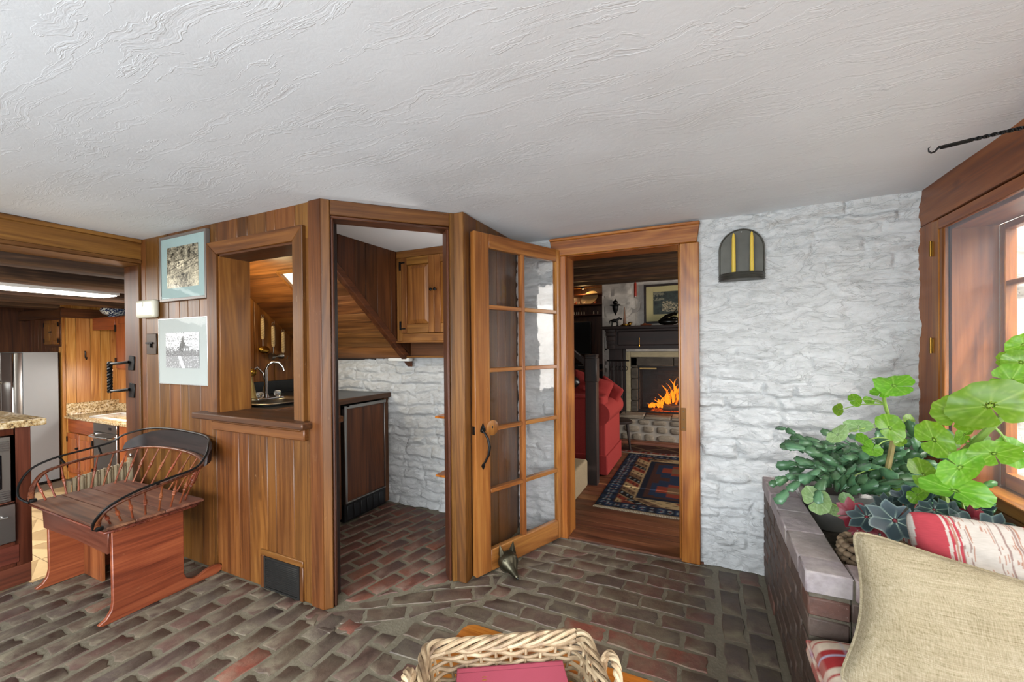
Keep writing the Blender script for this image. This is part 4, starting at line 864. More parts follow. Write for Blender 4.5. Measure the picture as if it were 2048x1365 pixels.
# ================================================================== KITCHEN
isl = thing('kitchen_island', 'dark wood island with microwave and warming drawer under granite', 'kitchen island', (-4.0, .4, 0))
IW = wood('island', 'Z'); zi = .945
MB().box(-4.40, -3.96, -1.2, 1.0, .115, zi-.012).box(-3.96, XO-.03, .935, 1.0, .115, zi-.012).box(-3.96, XO-.03, -1.2, .19, .115, zi-.012).box(-3.96, XO-.03, .19, .935, .115, .262).box(-3.96, XO-.03, .19, .935, .89, zi-.012).box(-3.96, XO-.03, .19, .935, .492, .503).build('body', IW, isl, bev=.003)
MB().prism([(.995, 0), (.995, .115), (-1.2, .115), (-1.2, 0), (-.9, 0), (-.84, .07), (.78, .07), (.84, .03), (.86, 0)], 'X', XO-.055, XO-.03).build('plinth', wood('island', 'Y'), isl, bev=.002)
B(XO-.045, XO-.026, .66, .955, .13, .25).build('lower_panel', wood('island', 'Y'), isl, bev=.012)
gr_ = thing('granite_island_top', 'beige speckled granite slab on the dark island, left edge', 'countertop', (-4.0, .4, zi))
B(-4.5, XO+.015, -1.25, 1.055, zi-.012, zi+.030).build('slab', GRAN, gr_, bev=.008, seg=2)
mwv = thing('microwave', 'built-in steel microwave with louvred trim in the island', 'microwave', (-3.7, .7, .5))
B(-3.95, XO-.022, .2, .918, .505, .885).build('trim_kit', STEEL, mwv, bev=.002)
for z0 in (.80, .512):
    for k in range(5): B(XO-.022, XO-.010, .2, .912, z0+k*.013, z0+.008+k*.013).build('louvre', STEEL, mwv, bev=.002)
md = B(XO-.022, XO-.008, .2, .882, .585, .785).build('door', plain('microwave_black', '#101216', .12), mwv, bev=.004)
B(XO-.010, XO-.002, .2, .872, .60, .77).build('inner_frame', STEEL, md, bev=.010, seg=2); B(XO-.003, XO-.0005, .2, .848, .62, .75).build('window', plain('microwave_black', '#101216', .12), md, bev=.006)
wdr = thing('warming_drawer', 'stainless steel warming drawer below the microwave', 'drawer', (-3.7, .7, .27))
B(-3.95, XO-.012, .2, .932, .268, .490).build('front', STEEL, wdr, bev=.003); MB().tube([(XO+.012, .25, .425), (XO+.012, .895, .425)], .007, 8).tube([(XO-.012, .88, .425), (XO+.012, .88, .425)], .006, 6).build('handle', CHROME, wdr); MB().lathe([(.006, 0), (.004, .002)], (XO-.0115, .855, .30), 10, (1, 0, 0)).build('badge', BLACK, wdr)
XK = -7.77; YKB = 2.98
struct(B(-9.3, XO-.1, YKB, YKB+.1, ZK, 1.20).build('wall_kitchen_back', wood('knotty')))
kb_ = struct(MB().box(-9.3, -7.30, YKB, YKB+.1, 1.20, 2.2).box(-5.4, XO-.1, YKB, YKB+.1, .75, 2.2).box(-7.3, -5.4, YKB, YKB+.1, 1.85, 2.2).build('wall_kitchen_back', wood('knotty')))
struct(B(-9.3, -9.2, -1.6, YKB+.1, ZK, 2.2).build('wall_kitchen_left', wood('niche')))
struct(B(-9.3, XO-.05, -1.6, YKB+.1, 2.13, 2.2).build('ceiling', wood('niche', 'Y')))
pw_ = struct(B(XK-.10, XK-.022, 2.41, YKB, ZK, 2.13).build('wall_kitchen_side', wood('knotty')))
boards(pw_, [2.41, 2.445, 2.545, 2.69, 2.795, 2.90, YKB], ZK, 1.83, XK, ax='y', kind='knotty')
B(XK-.02, XK+.004, 2.40, YKB, 1.83, 1.96).build('header_board', wood('niche', 'Y'), pw_, bev=.004)
# recess wall with cupboard above the refrigerator
rw = struct(B(-9.2, XK-.1, 2.46, 2.55, 1.28, 2.13).build('wall_kitchen_side', wood('niche')))
for i in range(9): B(-9.0+i*.12, -8.885+i*.12, 2.44, 2.46, 1.28, 1.86).build('board', wood('niche'), rw, bev=.003)
B(-9.2, XK-.0, 2.40, 2.44, 1.83, 1.97).build('header_board', wood('niche', 'X'), rw, bev=.004)
cf = thing('cupboard_over_fridge', 'small dark pine double cupboard above the refrigerator', 'cupboard', (-8.1, 2.42, 1.5))
cuz = (1.47, 1.80); x0, x1 = -8.27, XK-.015
B(x0, x1, 2.40, 2.44, cuz[0]-.03, cuz[1]+.03).build('frame', wood('niche', 'X'), cf, bev=.003)
for a, b in ((x0+.02, (x0+x1)/2-.003), ((x0+x1)/2+.003, x1-.02)):
    d = B(a, b, 2.385, 2.40, *cuz).build('door', wood('cup'), cf, bev=.004); B(a+.04, b-.04, 2.379, 2.386, cuz[0]+.05, cuz[1]-.05).build('panel', wood('cup'), d, bev=.012)
    for z in (cuz[0]+.05, cuz[1]-.06): B((a if a < x0+.05 else b)-.012, (a if a < x0+.05 else b)+.012, 2.379, 2.386, z-.03, z+.03).build('hinge', IRON, d)
MB().beam(((x0+x1)/2-.04, 2.377, 1.64), ((x0+x1)/2+.04, 2.377, 1.64), .012, .014).build('latch', IRON, cf)
# refrigerator
rf = thing('refrigerator', 'stainless refrigerator with grey side and long bowed handle', 'refrigerator', (-8.2, 2.2, ZK))
FR = plain('fridge_grey', '#8e8f8f', .45, .25)
B(-8.68, XK-.005, 2.06, 2.375, ZK+.03, 1.37).build('body', FR, rf, bev=.005)
for a, b in ((-8.68, -8.24), (-8.232, XK-.002)):
    d = B(a, b, 1.99, 2.055, ZK+.05, 1.365).build('door', STEEL, rf, bev=.012, seg=2)
    hx = b-.06 if a < -8.5 else a+.06
    MB().tube(smooth_path([(hx, 1.985, .98), (hx, 1.93, .95), (hx, 1.915, .60), (hx, 1.93, .10), (hx, 1.985, .07)], 5), .014, 8).build('handle', CHROME, d)
B(-8.60, -8.34, 1.984, 1.992, .40, .86).build('dispenser', BLACK, rf, bev=.004)
B(XK-.075, XK-.02, 1.975, 1.99, ZK+.06, 1.35).build('edge_trim', CHROME, rf, bev=.006)
B(-8.68, XK-.01, 2.0, 2.3, ZK+.001, ZK+.03).build('grille', BLACK, rf)
# counter run
kc = thing('granite_counter', 'bright speckled granite counter with backsplash by the kitchen window', 'countertop', (-7.0, 2.6, .5))
B(XK-.045, -5.0, 2.42, YKB-.02, .478, .512).build('slab', GRAN, kc, bev=.006, seg=2); B(XK+.001, XK+.022, 2.44, YKB, .512, .672).build('backsplash', GRAN, kc, bev=.002); B(XK+.02, -5.0, YKB-.02, YKB-.002, .512, .62).build('backsplash', GRAN, kc, bev=.002)
ks = thing('kitchen_sink', 'white rim of the sink in the granite counter', 'sink', (-6.8, 2.7, .512))
MB().box(-7.35, -6.2, 2.52, 2.56, .510, .520).box(-7.35, -6.2, 2.84, 2.88, .510, .520).box(-7.35, -7.31, 2.56, 2.84, .510, .520).box(-6.24, -6.2, 2.56, 2.84, .510, .520).build('rim', plain('porcelain', '#e6e4df', .15), ks, bev=.004)
kt = thing('kitchen_tap', 'chrome kitchen tap in front of the bright window', 'tap', (-6.9, 2.9, .512))
MB().tube(smooth_path([(-6.75, 2.90, .512), (-6.75, 2.90, .70), (-6.73, 2.86, .74), (-6.70, 2.78, .73)], 4), .012, 8).build('spout', CHROME, kt)
lc = thing('base_cabinet', 'orange pine base cabinet with two doors under the granite', 'cabinet', (-7.4, 2.6, ZK))
B(XK, -7.02, 2.475, YKB-.01, ZK+.08, .478).build('carcass', wood('kcab'), lc); B(XK, -7.02, 2.455, 2.475, .29, .478).build('rail', wood('kcab', 'X'), lc, bev=.003); B(XK, -7.02, 2.455, 2.475, ZK+.03, ZK+.10).build('rail', wood('kcab', 'X'), lc, bev=.003)
for a, b in ((XK+.03, -7.40), (-7.394, -7.03)):
    d = B(a, b, 2.437, 2.456, ZK+.11, .285).build('door', wood('kcab'), lc, bev=.004); B(a+.06, b-.06, 2.430, 2.438, ZK+.18, .22).build('panel', wood('kcab'), d, bev=.010)
    hx = a if a < -7.5 else b
    for z in (.20, -.15): B(hx-.014, hx+.014, 2.430, 2.437, z-.035, z+.035).build('hinge', IRON, d)
MB().lathe([(.016, 0), (.012, .02), (.001, .026)], (-7.44, 2.434, .10), 10, (0, -1, 0)).build('latch', IRON, lc)
dw = thing('dishwasher', 'stainless dishwasher with bar handle beside the orange cabinet', 'dishwasher', (-6.7, 2.6, ZK))
B(-7.01, -6.41, 2.46, YKB-.02, ZK+.02, .474).build('body', BLACK, dw); B(-7.005, -6.415, 2.44, 2.462, ZK+.10, .36).build('door', STEEL, dw, bev=.004); B(-7.005, -6.415, 2.44, 2.462, .365, .472).build('control_panel', STEEL, dw, bev=.004)
MB().tube(smooth_path([(-6.98, 2.44, .325), (-6.97, 2.39, .318), (-6.71, 2.375, .315), (-6.45, 2.39, .318), (-6.44, 2.44, .325)], 5), .013, 8).build('handle', CHROME, dw); B(-6.60, -6.54, 2.437, 2.441, .405, .435).build('display', BLACK, dw)
lc2 = thing('base_cabinet', 'orange pine base cabinet right of the dishwasher, mostly behind the post', 'cabinet', (-5.8, 2.6, ZK)); B(-6.40, -5.05, 2.46, YKB-.01, ZK+.02, .476).build('carcass', wood('kcab'), lc2)
kw = struct(thing('window_2', None, None, (-6.4, YKB, .62)))
wf = plain('painted_window', '#c9b49c', .4)
for a in ((-7.30, -7.24, .62, 1.20), (-6.40, -6.34, .62, 1.2), (-5.46, -5.40, .62, 1.2), (-7.24, -5.46, .62, .67), (-7.24, -5.46, 1.14, 1.20), (-7.24, -5.46, .88, .91)): B(a[0], a[1], YKB-.03, YKB+.03, a[2], a[3]).build('frame', wf, kw, bev=.003)
struct(MB().box(-7.30, -5.4, YKB+.02, YKB+.1, .45, .63).build('wall_kitchen_back', wood('knotty')))
vc = thing('corner_cupboard', 'orange wall cupboard with board valance by the kitchen window', 'cupboard', (-7.3, 2.8, 1.6))
B(XK+.002, -7.14, 2.715, 2.74, 1.665, 1.84).build('valance', wood('kcab', 'X'), vc, bev=.003); B(XK+.002, -6.2, 2.74, YKB, 1.80, 1.84).build('top', wood('kcab', 'X'), vc)
B(-7.14, -6.2, 2.74, YKB, 1.12, 1.80).build('carcass', wood('kcab'), vc)
d = B(-7.12, -6.6, 2.715, 2.738, 1.14, 1.82).build('door', wood('kcab'), vc, bev=.004); B(-7.04, -6.68, 2.708, 2.716, 1.22, 1.74).build('panel', wood('kcab'), d, bev=.01)
for z in (1.68, 1.24): B(-7.135, -7.10, 2.706, 2.715, z-.045, z+.045).build('hinge', IRON, d)
bw = thing('blue_white_bowl', 'blue and white china bowl on top of the kitchen wall cupboard', 'bowl', (-7.42, 2.83, 1.84))
nb_ = N('china'); nb_.out(nb_.mix(nb_.ramp(nb_.noise(nb_.obj(), 26, 3, .6, 1.5), [(.47, 0.), (.5, 1.)]), hexc('#d5dcd6'), hexc('#1d2a4f')), .2)
MB().lathe([(.07, 0), (.07, .02), (.13, .05), (.155, .085), (.15, .12), (.145, .115), (.12, .06), (.01, .03)], (-7.42, 2.83, 1.84), 24).build('body', nb_.m, bw)
for (px, py), lab in (((170, 712), 'left metal hook on the knotty kitchen boards'), ((215, 740), 'right metal hook on the knotty kitchen boards')):
    p = onX(px, py, XK+.004); t = thing('wall_hook', lab, 'hook', p); z = p.z
    MB().tube([(p.x, p.y, z+.06), (p.x+.012, p.y, z+.055), (p.x+.012, p.y, z-.02), (p.x+.04, p.y, z-.05), (p.x+.05, p.y, z-.02)], .008, 6).build('hook', IRON, t)
for i, xx in enumerate((-4.06, -5.06, -6.12, -7.0, -7.95)):
    m_ = MB().grid(lambda u, v, xx=xx: (xx+(.14+.012*mn.noise(Vector((u*3, v*9, xx))))*math.copysign(abs(math.cos(2*math.pi*u+.78))**.4, math.cos(2*math.pi*u+.78)), -1.5+4.45*v, 2.045+(.105+.008*mn.noise(Vector((u*4, v*11, xx+5))))*math.copysign(abs(math.sin(2*math.pi*u+.78))**.5, math.sin(2*math.pi*u+.78))), 12, 30, True)
    struct(m_.build('ceiling_beam', wood('beam', 'Y')))
lf = thing('strip_light', 'long glowing strip light between the kitchen ceiling beams', 'light', (-6.15, 1.0, 2.0))
ne2 = N('strip_glow'); ne2.out(hexc('#ffffff'), .5, Emission_Color=hexc('#fff6e6'), Emission_Strength=5.)
B(-5.93, -5.62, .2, 2.18, 1.965, 2.12).build('housing', plain('white_enamel', '#d9d9d6', .3), lf); B(-5.92, -5.63, .22, 2.16, 1.955, 1.965).build('diffuser', ne2.m, lf)
# ================================================================== LIVING ROOM
YF = 6.35; XC = -1.40
STF = mk_stone('cream_painted_stone', '#c3b8ab', '#d5ccc1', '#7d7162', .6); RUB = mk_stone('rubble_stone', '#6f6455', '#8f8270', '#3c342b', .9)
fwall = stone_wall('wall_fireplace', XC, 2.6, .0, 2.5, YF, .028, STF, [(-.98, 1.3, -1, 1.21)], 8, (.12, .24), 1.0)
struct(B(XC, 2.6, YF+.05, YF+.9, 1.25, 2.5).build('wall_fireplace', wood('dark'))); struct(B(XC-.01, XC+.02, YF-.0, YF+.9, 0, 2.5).build('wall_fireplace', STF))
struct(B(-4.2, XC+.4, 6.95, 7.05, 0, 2.6).build('wall_shelf_side', wood('niche')))
lw = struct(MB().box(-3.7, -3.6, YS+.1, 7, 0, 2.6).box(2.95, 3.05, 5.9, 7, 0, 2.6).box(2.95, 3.05, YS+.1, 3.4, 0, 2.6).box(2.95, 3.05, 3.4, 5.9, 0, .8).box(2.95, 3.05, 3.4, 5.9, 2.1, 2.6).build('wall_living_sides', wood('niche')))
struct(B(-3.7, 3.05, YS+.12, 7.05, 2.52, 2.6).build('ceiling', wood('niche', 'X')))
for i, y in enumerate((3.05, 3.62, 4.18, 4.74, 5.28, 5.80, 6.22)):
    m_ = MB().grid(lambda u, v, y=y: (-3.6+6.5*v, y+(.115+.012*mn.noise(Vector((u*3, v*9, y))))*math.copysign(abs(math.cos(2*math.pi*u+.78))**.4, math.cos(2*math.pi*u+.78)), 2.43+(.105+.010*mn.noise(Vector((u*4, v*11, y+5))))*math.copysign(abs(math.sin(2*math.pi*u+.78))**.4, math.sin(2*math.pi*u+.78))), 16, 30, True)
    struct(m_.build('ceiling_beam', wood('beam', 'X')))
# fireplace: surround, firebox, hearth
fp = struct(thing('trim_fireplace', None, None, (0, YF, 0)))
SUR = mk_stone('sooty_surround', '#39332c', '#4d453b', '#15120f', .6); LST = mk_stone('limestone_band', '#8f8368', '#a39678', '#5b513d', .5)
for a in ((-1.05, -.985, .40, 1.30), (-.985, 1.3, 1.215, 1.30)): B(a[0], a[1], YF-.06, YF+.1, a[2], a[3]).build('limestone_band', LST, fp, bev=.006)
for k in range(5): B(-.98, -.885, YF-.045, YF+.25, .40+k*.165, .40+k*.165+.160).build('stone', SUR, fp, bev=.008)
for k in range(3): B(-.98+k*.6, -.985+(k+1)*.6, YF-.045, YF+.25, 1.085, 1.21).build('stone', SUR, fp, bev=.008)
FB = mk_brick('sooty_firebrick', [(0., '#1a1411'), (1., '#2a201a')], '#15110e', .2)
MB().box(-.885, 1.2, YF+.55, YF+.62, .36, 1.2).build('firebox_back', FB, fp); B(-.95, -.885, YF+.25, YF+.6, .36, 1.2).build('firebox_side', FB, fp); B(-.95, 1.3, YF+.1, YF+.62, 1.10, 1.2).build('firebox_top', FB, fp); B(-.95, 1.3, YF-.2, YF+.62, .36, .392).build('firebox_floor', FB, fp)
for k in range(2):
    for r2 in range(4):
        for c2 in range(8): B(-.86+c2*.21+(.1 if r2 % 2 else 0), -.86+c2*.21+.2+(.1 if r2 % 2 else 0), YF+.54, YF+.552, .40+r2*.075+k*.3, .40+r2*.075+.068+k*.3).build('brick', FB, fp, smooth=False)
hr = struct(B(-1.10, 2.2, 6.03, YF+.1, 0, .375).build('hearth_base', RUB)) if False else struct(B(-1.10, 2.2, 6.03, YF+.1, 0, .375).build('floor', plain('hearth_mortar', '#8f867a', .85, bump=.4, bs=40)))
rr = random.Random(4)
def blob_stone(x0, x1, z0, z1, yf):
    cx_, cz_ = (x0+x1)/2, (z0+z1)/2; P_ = []
    for k in range(9):
        t = 2*math.pi*k/9+rr.uniform(-.2, .2); P_.append((cx_+(x1-x0)/2*math.copysign(abs(math.cos(t))**.6, math.cos(t))*rr.uniform(.86, 1), cz_+(z1-z0)/2*math.copysign(abs(math.sin(t))**.6, math.sin(t))*rr.uniform(.86, 1)))
    n = len(P_); vs_ = [(a, yf+.01, b) for a, b in P_]+[(cx_+(a-cx_)*.92, yf-.012, cz_+(b-cz_)*.92) for a, b in P_]+[(cx_+(a-cx_)*.6, yf-.022, cz_+(b-cz_)*.6) for a, b in P_]
    return MB().add(vs_, [tuple(2*n+i for i in range(n))]+[(k*n+i, k*n+(i+1) % n, (k+1)*n+(i+1) % n, (k+1)*n+i) for k in (0, 1) for i in range(n)])
z = .03
for hh2 in (.12, .11, .09):
    x = -1.09+rr.uniform(0, .05)
    while x < .3: w2 = rr.uniform(.13, .30); blob_stone(x, x+w2-.012, z, z+hh2-.010, 6.03).build('stone', RUB, hr, ang=80); x += w2
    z += hh2
x = -1.10
while x < .4: w2 = rr.uniform(.25, .45); B(x, x+w2-.008, 5.995, YF-.03, .345, .392+rr.uniform(-.006, .004)).build('capstone', RUB, hr, bev=.012); x += w2
B(-1.15, 2.2, 5.90, 6.03, .0, .045).build('hearth_step', wood('floor', 'X'), hr, bev=.006)
mt = thing('mantelpiece', 'massive dark carved wooden mantelpiece over the fireplace', 'mantel', (-.2, YF-.1, 0))
DK = wood('dark', 'X'); DKZ = wood('dark', 'Z')
B(-1.36, 2.2, YF-.34, YF-.03, 1.630, 1.672).build('shelf', DK, mt, bev=.010, seg=2); B(-1.30, 2.2, YF-.20, YF-.03, 1.34, 1.63).build('frieze', DK, mt, bev=.003); B(-1.14, 1.4, YF-.215, YF-.19, 1.39, 1.60).build('frieze_panel', DK, mt, bev=.012)
for k, (d, z0, z1) in enumerate(((.30, 1.59, 1.63), (.27, 1.53, 1.59), (.25, 1.46, 1.53), (.24, 1.40, 1.46), (.22, 1.34, 1.40))): B(-1.31+.004*k, -1.16-.006*k, YF-d, YF-.19, z0, z1).build('corbel', DKZ, mt, bev=.012, seg=2)
B(-1.29, -1.09, YF-.10, YF-.03, .0, 1.345).build('pilaster', DKZ, mt, bev=.004); B(-1.09, -1.05, YF-.08, YF-.03, .4, 1.345).build('pilaster_edge', DKZ, mt, bev=.006)
key = MB().tube([(-.83, YF-.225, 1.50), (-.83, YF-.222, 1.395)], .003, 6).lathe([(.012, -.01), (.014, 0), (.010, .012)], (-.83, YF-.222, 1.385), 10).build('pull_chain', BRASS, mt)
# fire
fr_ = thing('fire_screen', 'black mesh fire screen with dark frame in front of the flames', 'fire screen', (-.2, YF+.02, .39))
for a in ((-.885, -.870, .392, 1.085), (-.87, 1.2, 1.070, 1.085), (-.87, 1.2, .392, .41)): B(a[0], a[1], YF+.02, YF+.035, a[2], a[3]).build('frame', IRON, fr_)
fm = N('fire_mesh'); trn = fm.t.nodes.new('ShaderNodeBsdfTransparent'); mx = fm.t.nodes.new('ShaderNodeMixShader'); mx.inputs[0].default_value = .28; fm.out(hexc('#1a1816'), .6)
fm.t.links.new(trn.outputs[0], mx.inputs[1]); fm.t.links.new(fm.p.outputs[0], mx.inputs[2]); fm.t.links.new(mx.outputs[0], fm.t.nodes['Material Output'].inputs[0])
MB().add([(-.87, YF+.028, .40), (1.2, YF+.028, .40), (1.2, YF+.028, 1.075), (-.87, YF+.028, 1.075)], [(0, 1, 2, 3)]).build('mesh', fm.m, fr_)
B(-.86, -.62, YF+.012, YF+.02, 1.035, 1.055).build('vent_strip', plain('straw_trim', '#9a7f4a', .6), fr_)
BARK = wood('beam', 'X'); lx = -.28
for i, (a, b, r2) in enumerate((((-.62, YF+.30, .46), (.30, YF+.32, .44), .05), ((-.55, YF+.22, .44), (.2, YF+.20, .45), .045), ((-.42, YF+.25, .46), (-.12, YF+.28, .68), .045), ((-.10, YF+.22, .45), (.2, YF+.30, .66), .05))):
    l_ = MB().tube([Vector(a).lerp(Vector(b), t/5)+Vector((0, .01*math.sin(t*2), .006*math.cos(t*3))) for t in range(6)], [r2*(1+.1*math.sin(t*3)) for t in range(6)], 9).build('fire_log', BARK)
    tag(l_, ('long charred log lying at the back of the fire', 'long charred log lying at the front of the fire', 'split log leaning up left among the flames', 'log leaning up to the right at the edge of the flames')[i], 'log')
nf = N('flame'); v = nf.obj(); z_ = nf.t.nodes.new('ShaderNodeSeparateXYZ'); nf.t.links.new(v, z_.inputs[0])
hf_ = nf.math('ADD', nf.math('MULTIPLY', nf.math('SUBTRACT', z_.outputs[2], .42), 3.0), nf.math('MULTIPLY', nf.noise(v, 14, 4), .5))
nf.out(hexc('#000000'), .9, Emission_Color=nf.ramp(hf_, [(.1, '#ff7a12'), (.4, '#ffa526'), (.75, '#f26a10'), (1., '#a83206')]), Emission_Strength=1.5, Alpha=nf.math('MULTIPLY', nf.ramp(nf.noise(nf.mapv(v, (1, 1, .35)), 22, 4, .6, 1.), [(.42, 0.), (.56, 1.)]), .9))
fo = thing('fire', 'orange and yellow flames burning on the logs in the fireplace', 'fire', (-.2, YF+.25, .45))
fx0 = onY(1350, 820, YF+.25).x
for i in range(44):
    x = fx0-.36+.018*i+rr.uniform(-.02, .02); hh2 = (.09+.40*max(0, 1-abs(x-fx0-.02)/.30))*rr.uniform(.5, 1.05); zb = .44+(.06 if x > fx0-.16 else 0); b_ = rr.uniform(-.5, .5); yy = YF+.25+rr.uniform(-.05, .06); ww = rr.uniform(.016, .036)
    P_ = [Vector((x+.045*math.sin(b_*6+t*6)*t+.10*b_*t*t, yy+.01*math.sin(t*7+b_), zb+hh2*t)) for t in [j/8 for j in range(9)]]
    MB().tube(P_, [ww*s for s in (.5, .95, 1., .85, .7, .52, .36, .2, .03)], 8, flat=.5).build('flame', nf.m, fo)
em = N('embers'); em.out(hexc('#150803'), .9, Emission_Color=em.ramp(em.noise(em.obj(), 40, 3), [(.42, '#000000'), (.6, '#ff5a10')]), Emission_Strength=.6)
MB().grid(lambda u, v: (-.72+1.2*u, YF+.12+.36*v, .394+.03*math.sin(math.pi*v)*math.sin(math.pi*u)+.012*mn.noise(Vector((u*14, v*8, 1)))), 26, 10).build('ember_bed', em.m, fo)
point('fire_light', (-.15, YF+.22, .62), 9., (1, .42, .12), .12)
# things on and around the mantel
def mx_(px, py, y=YF-.18): return onY(px, py, y)
pf = thing('large_framed_painting', 'large dark painting with cream mat above the mantel', 'picture', (-.3, YF-.05, 1.74))
q0 = onY(1288, 571, YF-.06); q1 = onY(1288, 648, YF-.06); px0, pz1, pz0 = q0.x, q0.z, q1.z; px1 = px0+1.25
for a in ((px0, px0+.03, pz0, pz1), (px1-.03, px1, pz0, pz1), (px0+.03, px1-.03, pz0, pz0+.03), (px0+.03, px1-.03, pz1-.03, pz1)): B(a[0], a[1], YF-.085, YF-.045, a[2], a[3]).build('frame', DK, pf, bev=.004)
B(px0+.03, px1-.03, YF-.065, YF-.05, pz0+.03, pz1-.03).build('mat', plain('cream_mat', '#b5a878', .8), pf)
gx0, gx1, gz0, gz1 = px0+.13, px1-.13, pz0+.13, pz1-.11
cv = MB().grid(lambda u, v: (gx0+(gx1-gx0)*u, YF-.068, gz0+(gz1-gz0)*v), 110, 50).build('canvas', colattr('painted_canvas', .5), pf)
def cvf(co):
    c = WM[pf.name] @ co; u, v = (c.x-gx0)/(gx1-gx0), (c.z-gz0)/(gz1-gz0); n1 = nz(u*2, v, 7, 3); n2 = nz(u*2, v, 20, 6)
    g_ = .03+.02*n1; c_ = (g_*.9, g_*1.15, g_*.9)
    if .1 < v < .42+.15*math.sin(u*9) and n2 > -.02 and u > .12: k_ = .25+.35*max(0, n2); c_ = (k_, k_*.82, k_*.5)
    if v > .6 and u < .15 and n1 > 0: c_ = (.16, .15, .1)
    return c_
paint(cv, cvf)
zm = 1.672
def horse(name, lab, loc, s, mt_, face=1):
    t = thing(name, lab, 'figurine', loc); x, y, z = loc
    MB().ell((x, y, z+.085*s), .055*s, .022*s, .026*s, 14, 8).tube([(x+face*.04*s, y, z+.095*s), (x+face*.062*s, y, z+.118*s), (x+face*.075*s, y, z+.122*s)], [.020*s, .014*s, .012*s], 8).ell((x+face*.090*s, y, z+.108*s), .020*s, .009*s, .012*s, 10, 6).build('body', mt_, t)
    for dx, dy in ((-.042, -.010), (-.036, .011), (.034, -.010), (.042, .011)): MB().tube([(x+dx*s*face, y+dy*s, z+.075*s), (x+(dx+.004)*s*face, y+dy*s, z+.040*s), (x+dx*s*face, y+dy*s, z+.002)], [.011*s, .006*s, .006*s], 6).build('leg', mt_, t)
    MB().tube([(x-face*.052*s, y, z+.095*s), (x-face*.066*s, y, z+.08*s), (x-face*.066*s, y, z+.045*s)], [.005*s, .008*s, .003*s], 6).build('tail', mt_, t)
    return t
p = mx_(1229, 657); horse('horse_figurine', 'small dark bronze horse standing at the left end of the mantel', (p.x, YF-.18, zm), 1.05, IRON)
# horn standing, brass piece, iron cockerel candlestick with red candle
p = mx_(1249, 657); hn = thing('hunting_horn', 'upright brown horn with brass mouth on the mantel', 'horn', (p.x, YF-.18, zm))
MB().lathe([(.028, 0), (.022, .05), (.015, .13), (.010, .22), (.008, .27), (.011, .28)], (p.x, YF-.18, zm), 12).build('horn', plain('horn_brown', '#6b4326', .35), hn); MB().lathe([(.032, 0), (.030, .01)], (p.x, YF-.18, zm), 12).build('ring', BRASS, hn)
p = mx_(1255, 656, YF-.24); bf = thing('brass_ornament', 'low heap-shaped brass ornament at the foot of the horn', 'ornament', (p.x, YF-.24, zm))
MB().ell((p.x-.03, YF-.25, zm+.018), .06, .02, .018, 10, 6).ell((p.x+.03, YF-.25, zm+.030), .028, .02, .030, 10, 6).tube([(p.x-.10, YF-.25, zm+.012), (p.x, YF-.25, zm+.02), (p.x+.07, YF-.25, zm+.052)], .007, 6).build('body', BRASS, bf)
p = mx_(1271, 656, YF-.14); ck = thing('cockerel_candlestick', 'thin pale iron cockerel candlestick on the mantel against white stone', 'candlestick', (p.x, YF-.14, zm)); GI = plain('pale_iron', '#8a8178', .5, .4)
x = p.x; y = YF-.14
MB().lathe([(.03, 0), (.028, .006), (.005, .012), (.004, .42), (.02, .425), (.022, .435)], (x, y, zm), 12).build('stem', GI, ck)
MB().prism([(x-.10, zm+.14), (x-.055, zm+.20), (x-.05, zm+.25), (x-.07, zm+.28), (x-.03, zm+.26), (x, zm+.25), (x+.04, zm+.29), (x+.05, zm+.35), (x+.065, zm+.36), (x+.075, zm+.32), (x+.065, zm+.26), (x+.03, zm+.21), (x-.02, zm+.20), (x-.05, zm+.19)], 'Y', y-.004, y+.004).build('cockerel', GI, ck)
rc = MB().lathe([(.019, 0), (.019, .19), (.010, .205), (.002, .225)], (0, 0, 0), 12).build('red_candle', plain('red_wax', '#a03320', .5)); rc.location = (x, y, zm+.4355); tag(rc, 'tall red candle on the cockerel candlestick', 'candle')
p = mx_(1292, 656, YF-.22); cr_ = thing('carved_dish', 'low reddish carved dish on the mantel', 'dish', (p.x, YF-.22, zm)); MB().ell((p.x, YF-.22, zm+.012), .085, .03, .012, 16, 6).ell((p.x-.02, YF-.22, zm+.024), .03, .02, .012, 10, 6).build('body', plain('red_carving', '#7d4127', .4), cr_)
p = mx_(1337, 656, YF-.20); sd = thing('dark_sculpture', 'dark reclining animal sculpture on the mantel before the painting', 'sculpture', (p.x, YF-.2, zm))
MB().ell((p.x, YF-.2, zm+.05), .14, .05, .05, 16, 8).ell((p.x+.07, YF-.2, zm+.09), .06, .035, .035, 12, 6).tube([(p.x-.12, YF-.2, zm+.05), (p.x-.03, YF-.21, zm+.12), (p.x+.06, YF-.2, zm+.155), (p.x+.11, YF-.2, zm+.15)], [.028, .026, .024, .02], 8).tube([(p.x+.06, YF-.2, zm+.16), (p.x+.11, YF-.2, zm+.22)], .006, 6).build('body', plain('black_bronze', '#17150f', .25, .6), sd)
p = onY(1231, 616, YF-.05); wb = thing('wall_bracket', 'dark carved corbel bracket hanging on the white chimney stone', 'bracket', (p.x, YF-.05, p.z))
x, z = p.x, p.z; y = YF-.055
MB().lathe([(.002, -.12), (.010, -.10), (.030, -.06), (.045, -.01), (.048, .02), (.044, .03)], (x, y, z), 12).build('drop', IRON, wb); MB().box(x-.075, x+.075, y-.07, YF-.03, z+.03, z+.045).build('ledge', IRON, wb, bev=.004)
pt2 = MB().ell((x, y-.01, z+.0456+.034), .040, .034, .034, 14, 8).lathe([(.016, 0), (.010, .012), (.007, .02), (.002, .028)], (x, y-.01, z+.108), 10).build('lidded_pot', plain('black_bronze', '#17150f', .25, .6)); tag(pt2, 'small round black lidded pot on the chimney bracket', 'pot')
